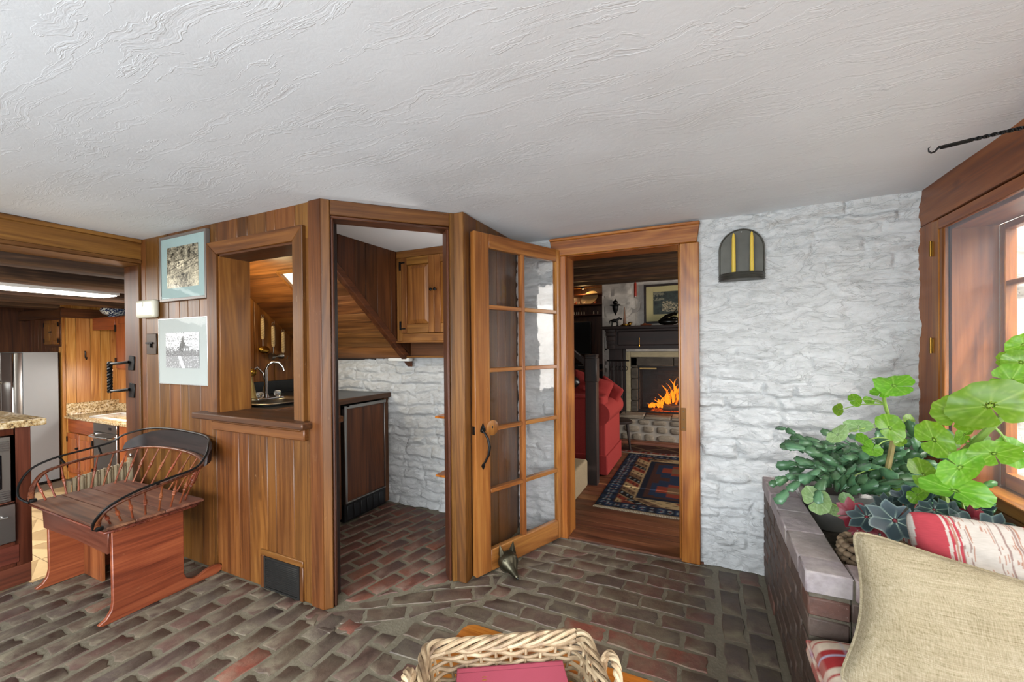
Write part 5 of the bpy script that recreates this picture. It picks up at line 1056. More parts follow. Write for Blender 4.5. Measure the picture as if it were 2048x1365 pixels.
# fire tools
ft = thing('fire_tool_set', 'black iron fire tools hanging from a rack left of the hearth', 'fireplace tools', (-1.2, YF-.22, 0))
p = onY(1236, 722, YF-.22); zt_ = p.z
MB().tube([(p.x-.16, YF-.22, zt_), (p.x+.16, YF-.22, zt_)], .009, 8).build('rack_bar', IRON, ft); MB().tube([(p.x-.12, YF-.22, zt_), (p.x-.12, YF-.22, .0)], .008, 6).lathe([(.07, 0), (.07, .012), (.02, .03)], (p.x-.12, YF-.22, 0), 10).build('stand', IRON, ft)
for k, dx in enumerate((-.06, .0, .05, .11)):
    MB().tube([(p.x+dx, YF-.24, zt_-.02), (p.x+dx, YF-.24, .12)], .006, 6).tube([(p.x+dx+.03*math.cos(a), YF-.24, zt_-.11+.035*math.sin(a)) for a in [j*math.pi/5 for j in range(10)]], .005, 6, closed=True).build('tool', IRON, ft)
bb = thing('turned_wood_post', 'turned pale wooden post beside the red sofa', 'post', (-1.15, 5.9, 0)); p = onY(1233, 772, 5.25)
MB().lathe([(.03, 0), (.03, p.z-.25), (.035, p.z-.22), (.03, p.z-.18), (.024, p.z-.06), (.030, p.z-.04), (.024, p.z)], (p.x, 5.25, 0), 12).build('post', wood('orange'), bb)
# stool by the hearth
stl = thing('hearth_stool', 'dark wooden stool with splayed legs between sofa and hearth', 'stool', (-1.0, 5.55, 0)); p = onY(1243, 840, 5.55)
MB().lathe([(.15, 0), (.16, .012), (.16, .03), (.14, .04)], (p.x-.02, 5.55, p.z-.04), 18).build('seat', DK, stl)
for k in range(3): a = k*2.1+.1; MB().tube([(p.x-.02+.09*math.cos(a), 5.55+.09*math.sin(a), p.z-.03), (p.x-.02+.13*math.cos(a), 5.55+.13*math.sin(a), .0)], [.022, .014], 8).build('leg', DK, stl)
# shelves, television
sh = thing('built_in_shelving', 'dark built-in wall shelving left of the chimney', 'shelving', (-2.2, 6.8, 0))
B(-3.4, XC-.0, 6.90, 6.93, 0, 2.35).build('back', wood('niche'), sh)
SY = 6.60; S1 = onY(1170, 589, SY).z; S_2 = onY(1170, 609, SY).z; S3 = onY(1170, 630, SY).z; S4 = onY(1170, 738, SY).z
for z in (S1, S_2, S3): B(-3.4, XC-.005, SY, 6.90, z-.012, z+.006).build('shelf', wood('niche', 'X'), sh, bev=.002)
B(-3.4, XC-.005, SY-.18, 6.90, S4-.03, S4).build('counter_board', wood('niche', 'X'), sh, bev=.003); B(-3.4, XC-.005, SY-.02, 6.88, .02, S4-.03).build('cabinet_front', wood('dark'), sh)
B(-3.4, XC-.005, SY, SY+.02, S1+.10, 2.35).build('cornice', wood('cup', 'X'), sh, bev=.003)
tvt = thing('television', 'black flat television on the dark shelving', 'television', (-2.1, 6.5, 1.2)); a = onY(1182, 643, 6.48); b = onY(1182, 709, 6.48)
B(a.x-1.0, a.x, 6.48, 6.52, b.z, a.z).build('body', BLACK, tvt, bev=.006); MB().add([(a.x-.985, 6.478, b.z+.015), (a.x-.015, 6.478, b.z+.015), (a.x-.015, 6.478, a.z-.015), (a.x-.985, 6.478, a.z-.015)], [(0, 1, 2, 3)]).build('screen', plain('tv_screen', '#0a1014', .12), tvt); B(a.x-.7, a.x-.3, 6.46, 6.58, S4, b.z+.02).build('stand', BLACK, tvt)
sl_ = thing('shelf_spotlight', 'small round black picture light above the shelving', 'light', (-1.8, SY, 2.3)); p = onY(1166, 575, SY-.04)
MB().ell((p.x, SY-.05, p.z), .032, .035, .036, 12, 8).tube([(p.x, SY-.05, p.z+.03), (p.x, SY, p.z+.06)], .006, 6).build('lamp', BLACK, sl_); point('shelf_light', (p.x, SY-.03, p.z-.07), 1.6, (1, .62, .25), .03); point('shelf_light', (p.x-.3, SY+.16, S1-.03), .9, (1, .66, .3), .03)
pl_ = thing('oval_platter', 'large pale oval china platter leaning on the upper shelf', 'platter', (-1.8, 6.7, S_2)); p = onY(1179, 597, 6.68)
R_p = Matrix.Rotation(math.radians(12), 3, 'X') @ Matrix.Rotation(math.radians(-28), 3, 'Y')
MB().grid(lambda u, v: Vector((p.x, 6.68, S_2+.006+.105))+R_p @ Vector((.155*v*math.cos(2*math.pi*u), -.02*(v**3)+.01, .095*v*math.sin(2*math.pi*u))), 28, 8, True).build('dish', plain('cream_china', '#c3ad85', .25), pl_)
trk = [(1143, 'orange'), (1151, 'orange'), (1157, 'cream'), (1169, 'cream'), (1190, 'orange')]
for i, (px, c) in enumerate(trk):
    p = onY(px, 605, SY+.05); o = MB().ell((0, 0, .018), .022, .016, .018, 8, 6).ell((.012, 0, .040), .010, .010, .010, 8, 5).build('trinket_figure', plain('trinket_'+c, {'orange': '#b0562a', 'cream': '#c9b089'}[c], .4)); o.location = (p.x, SY+.05, S_2+.0065); tag(o, 'tiny %s china figure on the upper lit shelf, %s from the left' % ({'orange': 'orange', 'cream': 'cream'}[c], ('first', 'second', 'third', 'fourth', 'last')[i]), 'figurine', 'china figures on the upper shelf')
for i, px in enumerate((1148, 1153, 1157, 1162, 1168, 1187, 1195)):
    p = onY(px, 627, SY+.04); o = MB().lathe([(.012, 0), (.009, .02), (.011, .03), (.006, .05)], (0, 0, 0), 8).build('trinket_bottle', plain('trinket_pale', '#c6b79a', .35)); o.location = (p.x, SY+.05, S3+.0065); tag(o, 'tiny pale ornament on the lower lit shelf, %s of seven from the left' % ('first', 'second', 'third', 'fourth', 'fifth', 'sixth', 'last')[i], 'ornament', 'small ornaments on the lower shelf')
st_ = thing('stereo_box', 'black stereo box on the shelving counter under the television', 'stereo', (-1.7, 6.6, S4)); B(-2.0, -1.50, 6.52, 6.80, S4+.001, S4+.075).build('body', BLACK, st_, bev=.004); B(-1.85, -1.6, 6.515, 6.521, S4+.05, S4+.06).build('display', STEEL, st_)
# sofa
SF = plain('red_slipcover', '#8e2f2b', .9, 0, .2, var=.15, bump=.2, bs=500)
sf = thing('red_sofa', 'red slipcovered rolled-arm sofa seen from behind through the doorway', 'sofa', (-1.8, 4.7, 0))
sx1 = -.93; sy0 = 4.33; sy1 = 5.15
B(-3.0, sx1-.02, sy0, sy0+.24, .04, .845).build('back', SF, sf, bev=.05, seg=4); B(-2.9, sx1-.12, sy0+.2, sy1-.02, .10, .46).build('seat_base', SF, sf, bev=.03, seg=3)
MB().tube([(sx1-.085, sy0-.005, .655), (sx1-.085, sy1, .665)], .125, 20).build('arm_roll', SF, sf, ang=60)
B(sx1-.165, sx1-.005, sy0+.005, sy1-.01, .04, .62).build('arm_side', SF, sf, bev=.02, seg=3)
MB().tube([(-2.9, sy0-.002, .835), (sx1-.05, sy0-.002, .825)], .008, 6).build('piping', SF, sf)
for a, b, c, d in ((sx1-.16, sx1+.006, sy0-.010, sy0+.012), (sx1-.012, sx1+.012, sy0, sy1), (-3.0, sx1-.19, sy0-.012, sy0+.01)):
    B(a, b, c, d, .015, .22).build('skirt', SF, sf, bev=.004)
def pillow(nm, w_, h_, th, mat_, M, lab, cat='cushion', piping=None, pw=.012, fn=None, nu=30, wr=.0, mid=1.0, pinx=.07):
    t = thing(nm, lab, cat, M.to_translation()); 
    def f(s):
        def g_(u, v):
            a, b = 2*u-1, 2*v-1; e = max(0, (1-abs(a)**2.6))*max(0, (1-abs(b)**2.6)); k = 1-.055*(1-abs(a))*0-.05*(abs(b)**2)*(1-abs(a)**4)*0
            cr2 = 1-.085*(abs(a*b))**6; pin = (1-.07*(1-a*a)*(b*b))*cr2; pin2 = (1-pinx*(1-b*b)*(a*a))*cr2
            n_ = wr*mn.noise(Vector((a*2.2, b*3.4, s*3+w_*9)))+wr*.5*mn.noise(Vector((a*5, b*6, s*5)))
            return M @ Vector((a*w_/2*pin2, s*(th/2*e**.42+n_*e), b*h_/2*pin))
        return g_
    m_ = MB().grid(f(-1), nu, nu); o1 = m_.build('front', mat_, t, ang=80); o2 = MB().grid(f(1), nu, nu).build('back', mat_, t, ang=80)
    if fn:
        Mi = M.inverted()
        for o in (o1, o2): paint(o, lambda co, inv=WM[t.name]: fn(Mi @ (inv @ co)))
    if piping:
        P_ = []
        for (a, b) in [(-1+2*i/30, -1) for i in range(30)]+[(1, -1+2*i/30) for i in range(30)]+[(1-2*i/30, 1) for i in range(30)]+[(-1, 1-2*i/30) for i in range(30)]:
            cr2 = 1-.085*(abs(a*b))**6; P_.append(M @ Vector((a*w_/2*(1-pinx*(1-b*b)*(a*a))*cr2, 0, b*h_/2*(1-.07*(1-a*a)*(b*b))*cr2)))
        MB().tube(P_, pw/2, 7, closed=True).build('piping', piping, t)
    return t
pillow('sofa_cushion', .52, .36, .16, SF, Matrix.Translation((-1.20, sy0+.34, .88)) @ Matrix.Rotation(math.radians(-12), 4, 'X') @ Matrix.Rotation(math.radians(18), 4, 'Y'), 'red back cushion slumped over the end of the sofa', wr=.02)
pillow('sofa_cushion', .34, .30, .12, SF, Matrix.Translation((-1.02, sy0+.58, .83)) @ Matrix.Rotation(math.radians(-25), 4, 'Z') @ Matrix.Rotation(math.radians(30), 4, 'Y'), 'small red cushion with pointed corner by the sofa arm', wr=.01)
bag = MB().grid(lambda u, v: (-1.55+.26*math.cos(2*math.pi*u)*math.sin(math.pi*v)+.02*math.sin(9*u), 4.62+.12*math.sin(2*math.pi*u)*math.sin(math.pi*v), .955-.11*math.cos(math.pi*v)+.015*math.sin(14*u+3*v)), 22, 10, True).build('black_bag', plain('black_leather', '#0c0c0e', .35), None); tag(bag, 'black bag lying along the top of the red sofa behind the post', 'bag')
# stairs, newel, rail
stp = thing('carpeted_stair', 'beige carpeted stair steps rising left of the newel post', 'stairs', (-1.3, 3.6, 0)); CP = plain('beige_carpet', '#9c8a6e', .95, 0, .1, var=.2, bump=.5, bs=300)
for k in range(4): B(-3.5, -1.035-.26*k, 3.385-.0*k, 3.97, 0 if k == 0 else .235*k, .235*(k+1)+.03).build('step', CP, stp, bev=.03, seg=4)
nw = thing('newel_post', 'dark square newel post with sloping handrail at the foot of the stair', 'newel post', (-1.0, 4.05, 0))
B(-1.065, -.955, 4.0, 4.11, .0, 1.285).build('post', DKZ, nw, bev=.004); B(-1.072, -.948, 3.993, 4.117, 1.02, 1.27).build('post_head', DKZ, nw, bev=.012); B(-1.068, -.952, 3.997, 4.113, 1.285, 1.30).build('cap', DKZ, nw, bev=.004)
MB().beam((-1.05, 4.05, 1.20), (-2.2, 4.05, 2.12), .045, .06).build('handrail', DKZ, nw, bev=.008)
# rugs
rg = thing('patterned_rug', 'dark blue and brown tribal rug with barber-pole border', 'rug', (.1, 4.4, .005)); RX0, RX1, RY0, RY1 = -.86, .95, 3.50, 5.38
gx_, gy_ = 130, 135
ro = MB().grid(lambda u, v: (RX0+(RX1-RX0)*u, RY0+(RY1-RY0)*v, .011+.004*mn.noise(Vector((u*5, v*5, 2)))), gx_, gy_).build('pile', colattr('rug_wool', .95, .3, 500, .1), rg)
C_ = {k: hexc(v)[:3] for k, v in dict(nv='#10151f', bl='#182334', br='#321d17', iv='#85704f', rd='#63291b', tn='#57412d', bk='#110e0d', lt='#6f7371', pk='#7d4f40').items()}
def rugc(x, y):
    dx, dy = min(x-RX0, RX1-x), min(y-RY0, RY1-y); d = min(dx, dy); s = y if dx < dy else x
    if d < .012: return C_['iv'] if dy < dx else C_['bk']
    if d < .13:
        a = ((s*14) % 1, ((d-.012)/.118)); r = math.hypot(a[0]-.5, a[1]-.5)
        k_ = C_['nv'] if int(s*14) % 2 else C_['bl']
        if .16 < r < .30 and abs(math.sin(4*math.atan2(a[1]-.5, a[0]-.5))) > .5: return C_['lt']
        if r < .10: return C_['rd']
        return k_
    if d < .145: return C_['br']
    if d < .29:
        q = ((s+(d if dx < dy else 1.3*d)*1.)*8.5); f_ = q % 1; c = (C_['iv'], C_['rd'], C_['bk'], C_['tn'])[int(q) % 4]
        if f_ < .10: return C_['iv']
        if abs(f_-.55) < .18 and int((d-.145)*60) % 3 == 1: return C_['bk'] if int(q) % 4 != 2 else C_['lt']
        return c
    if d < .30: return C_['iv']
    if d < .39: return C_['nv'] if d < .36 else C_['br']
    if d < .402: return C_['tn']
    u, v = x+.22, y-4.44; au, av = abs(u), abs(v)
    for c0 in (-.33, .33):
        w2 = abs(v-c0); m2 = au+.9*w2
        st2 = math.floor(au*11)/11+math.floor(w2*11)/11
        if st2 < .30: return C_['bl'] if st2 > .12 else (C_['rd'] if st2 > .05 else C_['tn'])
        if st2 < .36 and int(au*26+w2*26) % 3 == 0: return C_['pk']
    if (int(x*16) % 4 == 0 and int(y*16) % 3 == 0): 
        r = math.hypot((x*16) % 1-.5, (y*16) % 1-.5)
        if r < .38: return C_['lt'] if r > .16 else C_['nv']
    return C_['br']
paint(ro, lambda co: rugc(co.x+.1, co.y+4.4))
for y_, s in ((RY0, -1), (RY1, 1)):
    f_ = MB()
    for i in range(150): x = RX0+(RX1-RX0)*i/149; f_.box(x-.004, x+.004, min(y_, y_+s*.035), max(y_, y_+s*.035), .005, .009)
    tag(f_.build('fringe', plain('ivory_fringe', '#9c8f78', .9), rg), kind='stuff')
r2 = thing('hearth_rug', 'darker worn rug with pale fringe lying before the hearth', 'rug', (.1, 5.6, .005)); o = MB().grid(lambda u, v: (-1.0+2.2*u, 5.42+.44*v, .009), 100, 30).build('pile', colattr('rug_wool', .95, .3, 500, .1), r2)
def rug2(x, y): 
    if y < 5.50: return C_['lt'] if (int(x*50) % 3 == 0 and int(y*60) % 2) else C_['rd']
    return C_['tn'] if abs(((x+y*1.3)*2.2) % 1-.5) < .06 or abs(((x-y*1.3)*2.2) % 1-.5) < .05 else C_['br']
paint(o, lambda co: rug2(co.x+.1, co.y+5.6)); f_ = MB()
for i in range(160): x = -1+2.2*i/159; f_.box(x-.005, x+.005, 5.395, 5.425, .006, .010)
tag(f_.build('fringe', plain('ivory_fringe', '#9c8f78', .9), r2), kind='stuff')
# ================================================================== BRICK PLANTER AND WINDOW SEAT
XPL = .32; YPN = 1.69; ZPT = .60
pn = thing('brick_planter', 'waist-low brick planter with worn light brick coping beside the stone wall', 'planter', (.6, 2.2, 0))
PM = mk_mortar('planter_mortar', '#4b4439', '#595143', '#6f675a')
MB().box(XPL+.006, XPL+.122, YPN+.006, YS-.05, 0, ZPT-.006).box(XPL+.12, XW-.002, YPN+.006, YPN+.112, 0, ZPT-.006).build('core', PM, pn)
def brk(x0, x1, y0, y1, z0, z1, m_=BRICKP, par=None):
    j = lambda: random.uniform(-.0025, .0025)
    return MB().box(x0+j(), x1+j(), y0+j(), y1+j(), z0+j(), z1+j()).build('brick', m_, par or pn, bev=.005)
CAP = mk_brick('coping_brick', [(0., '#857a78'), (.5, '#918688'), (1., '#8c7876')], '#aaa29a', .45)
rows = 8; ch = ZPT/rows
for r in range(rows-1):
    y = YPN+(.0 if r % 2 else -.10)
    while y < YS-.06:
        a, b = max(y, YPN), min(y+.2, YS-.05)
        if b-a > .03: brk(XPL, XPL+.118, a, b-.010, r*ch+.004, (r+1)*ch-.006)
        y += .21
    x = XPL+.124+(.0 if r % 2 else -.09)
    while x < XW-.02:
        a, b = max(x, XPL+.124), min(x+.2, XW-.003)
        if b-a > .03: brk(a, b-.010, YPN, YPN+.118, r*ch+.004, (r+1)*ch-.006)
        x += .21
y = YPN
for i, L_ in enumerate((.125, .24, .235, .22, .22, .10)):
    brk(XPL-.004, XPL+.128, y+.002, min(y+L_-.006, YS-.045), ZPT-ch+.004, ZPT+.001, CAP); y += L_
for i in range(3): brk(XPL+.134+i*.2, min(XPL+.134+(i+1)*.2-.008, XW-.003), YPN-.003, YPN+.122, ZPT-ch+.004, ZPT+.001, CAP)
so_ = MB().grid(lambda u, v: (XPL+.115+(XW-.12-XPL)*u, YPN+.11+(YS-.06-YPN-.11)*v, .47+.012*mn.noise(Vector((u*9, v*13, 1)))), 40, 60).build('potting_gravel', plain('dark_gravel', '#4f483f', .9, 0, .3, var=.6, bump=.8, bs=120), pn); so_['kind'] = 'stuff'
st = thing('window_seat', 'low brick window seat base under the plaid cushion', 'seat', (.6, 1.1, 0))
MB().box(XPL+.006, XW-.002, .30, YPN-.004, 0, .325).build('core', PM, st)
for r in range(4):
    y = .30+(0 if r % 2 else -.10)
    while y < YPN-.01:
        a, b = max(y, .3), min(y+.2, YPN-.002)
        if b-a > .03: brk(XPL, XPL+.1, a, b-.010, r*.082+.004, (r+1)*.082-.006, BRICKP, st)
        y += .21
cu_ = thing('plaid_seat_cushion', 'red and cream plaid box cushion on the brick window seat', 'cushion', (.66, 1.1, .33))
def plaid(x, y, z=0):
    r = hexc('#9c3334')[:3]; c = hexc('#c9b9a4')[:3]; bl = hexc('#a9adc0')[:3]; pk = hexc('#b9787a')[:3]; g = hexc('#b0836a')[:3]
    def band(t, P_): 
        t = (t % P_)/P_
        return 0 if t < .30 else (1 if t < .36 else (0 if t < .55 else (2 if t < .80 else (0 if t < .84 else 2))))
    by = band(y, .165); bx = band(x+.05, .19)
    base = r if by == 0 else (bl if by == 1 else c)
    if bx == 1: base = tuple(.5*a+.5*b for a, b in zip(base, bl))
    elif bx == 2: base = tuple(.78*a+.22*b for a, b in zip(base, c if by == 0 else pk))
    w_ = 1+.12*mn.noise(Vector((x*300, y*60, z*60))); return tuple(a*w_ for a in base)
CLOTH = colattr('woven_cloth', .95, .35, 900, .1)
cx0, cx1, cy0, cy1 = .318, .99, .62, 1.665
def cush(u, v):
    a, b = 2*u-1, 2*v-1; e = (max(0, 1-abs(a)**7)*max(0, 1-abs(b)**9))**.45
    return Vector(((cx0+cx1)/2+a*(cx1-cx0)/2, (cy0+cy1)/2+b*(cy1-cy0)/2, .375+.070*e+.006*mn.noise(Vector((a*3, b*4, 1)))*e))
ct = MB().grid(cush, 90, 120).build('top', CLOTH, cu_, ang=80)
sd_ = MB().grid(lambda u, v: Vector(((cx0+cx1)/2+(.5*(cx1-cx0)+.012*math.sin(math.pi*v))*[-1, 1, 1, -1, -1][int(min(u*4, 3.999))]*1.0, 0, 0)) if False else (lambda q, r: Vector((q[0]+q[2]*.010*math.sin(math.pi*r), q[1]+q[3]*.010*math.sin(math.pi*r), .330+.045*r)))(
    (cx0, cy0+(cy1-cy0)*(u*4), -1, 0) if u < .25 else ((cx0+(cx1-cx0)*(u*4-1), cy1, 0, 1) if u < .5 else ((cx1, cy1-(cy1-cy0)*(u*4-2), 1, 0) if u < .75 else (cx1-(cx1-cx0)*(u*4-3), cy0, 0, -1))), v), 320, 6).build('side', CLOTH, cu_, ang=80)
for o in (ct, sd_): paint(o, lambda co, inv=WM[cu_.name]: (lambda q: plaid(q.x, q.y, q.z))(inv @ co))
P_ = [cush(.0, i/30)+Vector((-.002, 0, .0)) for i in range(31)]+[cush(i/20, 1.) for i in range(21)]
pp = MB().tube(P_, .006, 7).build('piping', CLOTH, cu_); paint(pp, lambda co, inv=WM[cu_.name]: (lambda q: plaid(q.x*1.4+q.y*1.4, q.y*2.5, q.z))(inv @ co))
LIN = N('beige_linen'); v = LIN.obj(); c1 = LIN.noise(LIN.mapv(v, (6, 160, 600)), 1., 3); c2 = LIN.noise(LIN.mapv(v, (600, 160, 6)), 1., 3); c3 = LIN.noise(v, 7, 3)
c = LIN.ramp(LIN.math('ADD', LIN.math('MULTIPLY', LIN.math('ADD', c1, c2), .4), LIN.math('MULTIPLY', c3, .2)), [(.36, '#6a5f46'), (.5, '#857a62'), (.66, '#9b917b')]); LIN.bump(LIN.math('ADD', c1, c2), .35, .002); LIN.out(c, .9, 0, .15)
TL = at(1692, 1052, 1.25); BL = at(1662, 1360, 1.13); Zp = (TL-BL); hp2 = Zp.length*1.02; Zp.normalize(); Xp = Vector((1, -.02, -.01)); Xp = (Xp-Zp*Xp.dot(Zp)).normalized(); Yp = Zp.cross(Xp); wp2 = .60; cp = (TL+BL)/2+Xp*wp2/2
Mp = Matrix.Identity(4)
for i in range(3): Mp[i][0] = Xp[i]; Mp[i][1] = Yp[i]; Mp[i][2] = Zp[i]; Mp[i][3] = cp[i]
pillow('beige_linen_pillow', wp2, hp2, .17, LIN.m, Mp, 'large beige linen pillow with piping leaning on the window seat', 'pillow', LIN.m, .009, None, 44, .012, pinx=.17)
def strp(p):
    t = (p.x*1.0+.045) % .25; nn = mn.noise(Vector((p.x*150, 0, 1)))+.25*mn.noise(Vector((p.x*90, p.z*40, 7))); r = hexc('#8b343a')[:3]; g = hexc('#9b948b')[:3]; b_ = hexc('#876455')[:3]; k_ = hexc('#77645d')[:3]
    if .035 < t < .095: base = r
    else:
        base = g
        if nn > .22: base = b_
        elif nn < -.30: base = k_
        if abs(t-.105) < .003 or abs(t-.12) < .003: base = r
    w_ = 1+.1*mn.noise(Vector((p.x*60, p.z*300, 4))); return tuple(a*w_ for a in base)
Ms = Matrix.Translation((.842, 1.660, .710)) @ Matrix.Rotation(math.radians(6), 4, 'Z') @ Matrix.Rotation(math.radians(-22), 4, 'X') @ Matrix.Rotation(math.radians(3), 4, 'Y')
pillow('striped_pillow', .56, .30, .14, CLOTH, Ms, 'grey pillow with red and brown stripes behind the beige pillow', 'pillow', None, .01, strp, 230, .012)
# ================================================================== PLANTS
def leafmat(name, base, vein, back=None, tr=.35, rough=.45):
    n = N(name); a = n.t.nodes.new('ShaderNodeAttribute'); a.attribute_name = 'Col'; sp_x = n.t.nodes.new('ShaderNodeSeparateColor'); n.t.links.new(a.outputs['Color'], sp_x.inputs[0])
    c = n.mix(sp_x.outputs[0], hexc(base), hexc(vein)); c = n.mix(n.math('MULTIPLY', sp_x.outputs[1], .55), c, hexc('#101a14') if back else hexc('#2f4a18'))
    r = n.rnd(); c = n.hsv(c, n.math('ADD', n.math('MULTIPLY', r, .03), .485), 1., n.math('ADD', n.math('MULTIPLY', r, .4), .8))
    if back: g_ = n.t.nodes.new('ShaderNodeNewGeometry'); c = n.mix(g_.outputs['Backfacing'], c, hexc(back))
    n.out(c, rough, 0, .4); ts = n.t.nodes.new('ShaderNodeBsdfTranslucent'); n.set(ts.inputs[0], n.hsv(c, .485, 1.1, 1.4)); mx = n.t.nodes.new('ShaderNodeMixShader'); mx.inputs[0].default_value = tr
    n.t.links.new(n.p.outputs[0], mx.inputs[1]); n.t.links.new(ts.outputs[0], mx.inputs[2]); n.t.links.new(mx.outputs[0], n.t.nodes['Material Output'].inputs[0]); return n.m
GER = leafmat('geranium_leaf', '#64942a', '#93b556', None, .45, .32); GERP = leafmat('pale_leaf', '#7fa066', '#a9c294', None, .3); BEG = leafmat('begonia_leaf', '#1f3338', '#b4cab4', '#642028', .10, .4)
def leaf_mesh(name, outline, zf, colf, nr=9, na=54):
    vs_ = [(0, 0, zf(0, 0))]; cs = [colf(0, 0)]
    for i in range(1, nr+1):
        for k in range(na):
            th = -math.pi+2*math.pi*(k+.5)/na; r = i/nr; R_ = outline(th); x, y = r*R_*math.sin(th), r*R_*math.cos(th); vs_.append((x, y, zf(r, th))); cs.append(colf(r, th))
    fs = [(0, 1+k, 1+k+1) for k in range(na-1)]+[(1+(i-1)*na+k, 1+i*na+k, 1+i*na+k+1, 1+(i-1)*na+k+1) for i in range(1, nr) for k in range(na-1)]
    me = bpy.data.meshes.new(name); me.from_pydata(vs_, [], [f if len(f) == 4 else (f[0], f[2], f[1]) for f in fs]); me.polygons.foreach_set('use_smooth', [True]*len(me.polygons))
    at_ = me.color_attributes.new('Col', 'FLOAT_COLOR', 'POINT'); at_.data.foreach_set('color', np.array([(c[0], c[1], 0, 1) for c in cs], dtype=np.float32).ravel()); return me
def ger(seed):
    r_ = random.Random(seed); ph = r_.uniform(0, 6)
    def out(th): k = abs(th)/math.pi; return (1+.028*math.cos(9*th)+.022*abs(math.sin(13.5*th+ph)))*(1-.22*k**10)
    def zf(r, th): return .20*r*r-.10*r**4+.13*r*r*math.cos(2*th+ph)+.018*r*math.cos(9*th)*r+.07*r*r*math.sin(3*th+ph*2)
    def cf_(r, th):
        d = abs(((th*7/(2*math.pi)) % 1)-.5)*2*math.pi/7*r; v_ = max(0, 1-d*2/.075) if r > .03 else 1
        d2 = abs(((th*21/(2*math.pi)+r*1.2) % 1)-.5)*2; v_ = max(v_, .5 if (r > .5 and d2 < .18) else 0); return (v_*.8, .35 if .45 < r < .62 else 0)
    return leaf_mesh('leaf', out, zf, cf_)
def beg(seed):
    r_ = random.Random(seed); ph = r_.uniform(0, 6)
    def out(th): t = abs(((th*7/(2*math.pi)+.5) % 1)-.5)*2; t = 1-t; return (1.06-.36*t**.8+.035*abs(math.sin(17.5*th)))*(1+.10*math.cos(th))
    def zf(r, th): return -.12*r*r+.035*r*math.cos(7*th)+.05*math.sin(3*th+ph)*r
    def cf_(r, th):
        d = abs(((th*7/(2*math.pi)+.5) % 1)-.5)*2*math.pi/7*r; return (max(max(0, 1-d/.035)*(.8-.7*r), .16 if r > .96 else 0) if r > .10 else 1., .5 if .3 < r < .8 else .1)
    return leaf_mesh('leaf', out, zf, cf_)
GM_ = [ger(i) for i in range(4)]; BM_ = [beg(i) for i in range(3)]
for me in GM_: me.materials.append(GER)
GP_ = ger(9); GP_.materials.append(GERP)
for me in BM_: me.materials.append(BEG)
def frame_from(n_, roll):
    n_ = n_.normalized(); x = n_.orthogonal().normalized(); y = n_.cross(x); c, s = math.cos(roll), math.sin(roll); X = x*c+y*s; Y = n_.cross(X); M_ = Matrix.Identity(4)
    for i in range(3): M_[i][0] = X[i]; M_[i][1] = Y[i]; M_[i][2] = n_[i]
    return M_
def put_leaf(me, parent, p, size, nrm, roll, sq=1.):
    o = bpy.data.objects.new('leaf', me); col.objects.link(o); o.parent = parent; M_ = WM[parent.name].inverted() @ Matrix.Translation(p) @ frame_from(nrm, roll) @ Matrix.Diagonal((size, size*sq, size, 1)); o.matrix_local = M_; WM[o.name] = WM[parent.name]; return o
STEM = plain('green_stem', '#7d9a45', .5, 0, .4, var=.2); BST = plain('woody_stem', '#8a7a4c', .6, 0, .4, var=.3, bump=.2)
def stem(parent, pts, r0, r1, m_=STEM, nm='stem'): P_ = smooth_path(pts, 5); n = len(P_); return MB().tube(P_, [r0+(r1-r0)*i/(n-1) for i in range(n)], 7).build(nm, m_, parent)
def pot(name, lab, x, y, r, z0, z1, mt_):
    t = thing(name, lab, 'plant pot', (x, y, z0)); MB().lathe([(r*.72, 0), (r*.95, (z1-z0)*.8), (r, (z1-z0)*.82), (r*1.02, z1-z0), (r*.93, z1-z0), (r*.9, (z1-z0)*.85), (.001, (z1-z0)*.84)], (x, y, z0), 28).build('pot', mt_, t, ang=50)
    MB().lathe([(.001, 0), (r*.9, 0), (r*.9, .004), (.001, .012)], (x, y, z0+(z1-z0)*.85), 20).build('soil', plain('potting_soil', '#2d221b', .95, var=.4, bump=.6, bs=150), t); return t
VIEW = lambda p: (Vector((0, 0, EYE))-Vector(p)).normalized()
bpos = at(1762, 1012, 1.72)
pot('white_plant_pot', 'white ceramic pot behind the leggy geranium in the planter', .685, 2.22, .115, .475, .685, plain('white_ceramic', '#a9a8a2', .4))
pot('grey_plant_pot', 'grey stone pot holding the leaf cactus at the wall end of the planter', .565, 2.52, .12, .475, .66, plain('grey_stone_pot', '#77736c', .8, var=.2, bump=.3, bs=80))
g1 = thing('small_geranium', 'leggy geranium on a bent woody stem in the middle of the planter', 'plant', (.70, 2.06, .60))
b0 = Vector((.70, 2.17, .66)); b0 = at(1760, 1010, 1.78); b1 = at(1776, 935, 1.78); b2 = at(1786, 880, 1.78); b3 = at(1784, 855, 1.78); b4 = at(1770, 810, 1.76); b5 = at(1767, 785, 1.74)
stem(g1, [b0+Vector((0, 0, -.07)), b0, b1, b2, b3], .013, .010, BST, 'trunk'); stem(g1, [b3, b4, b5], .008, .006)
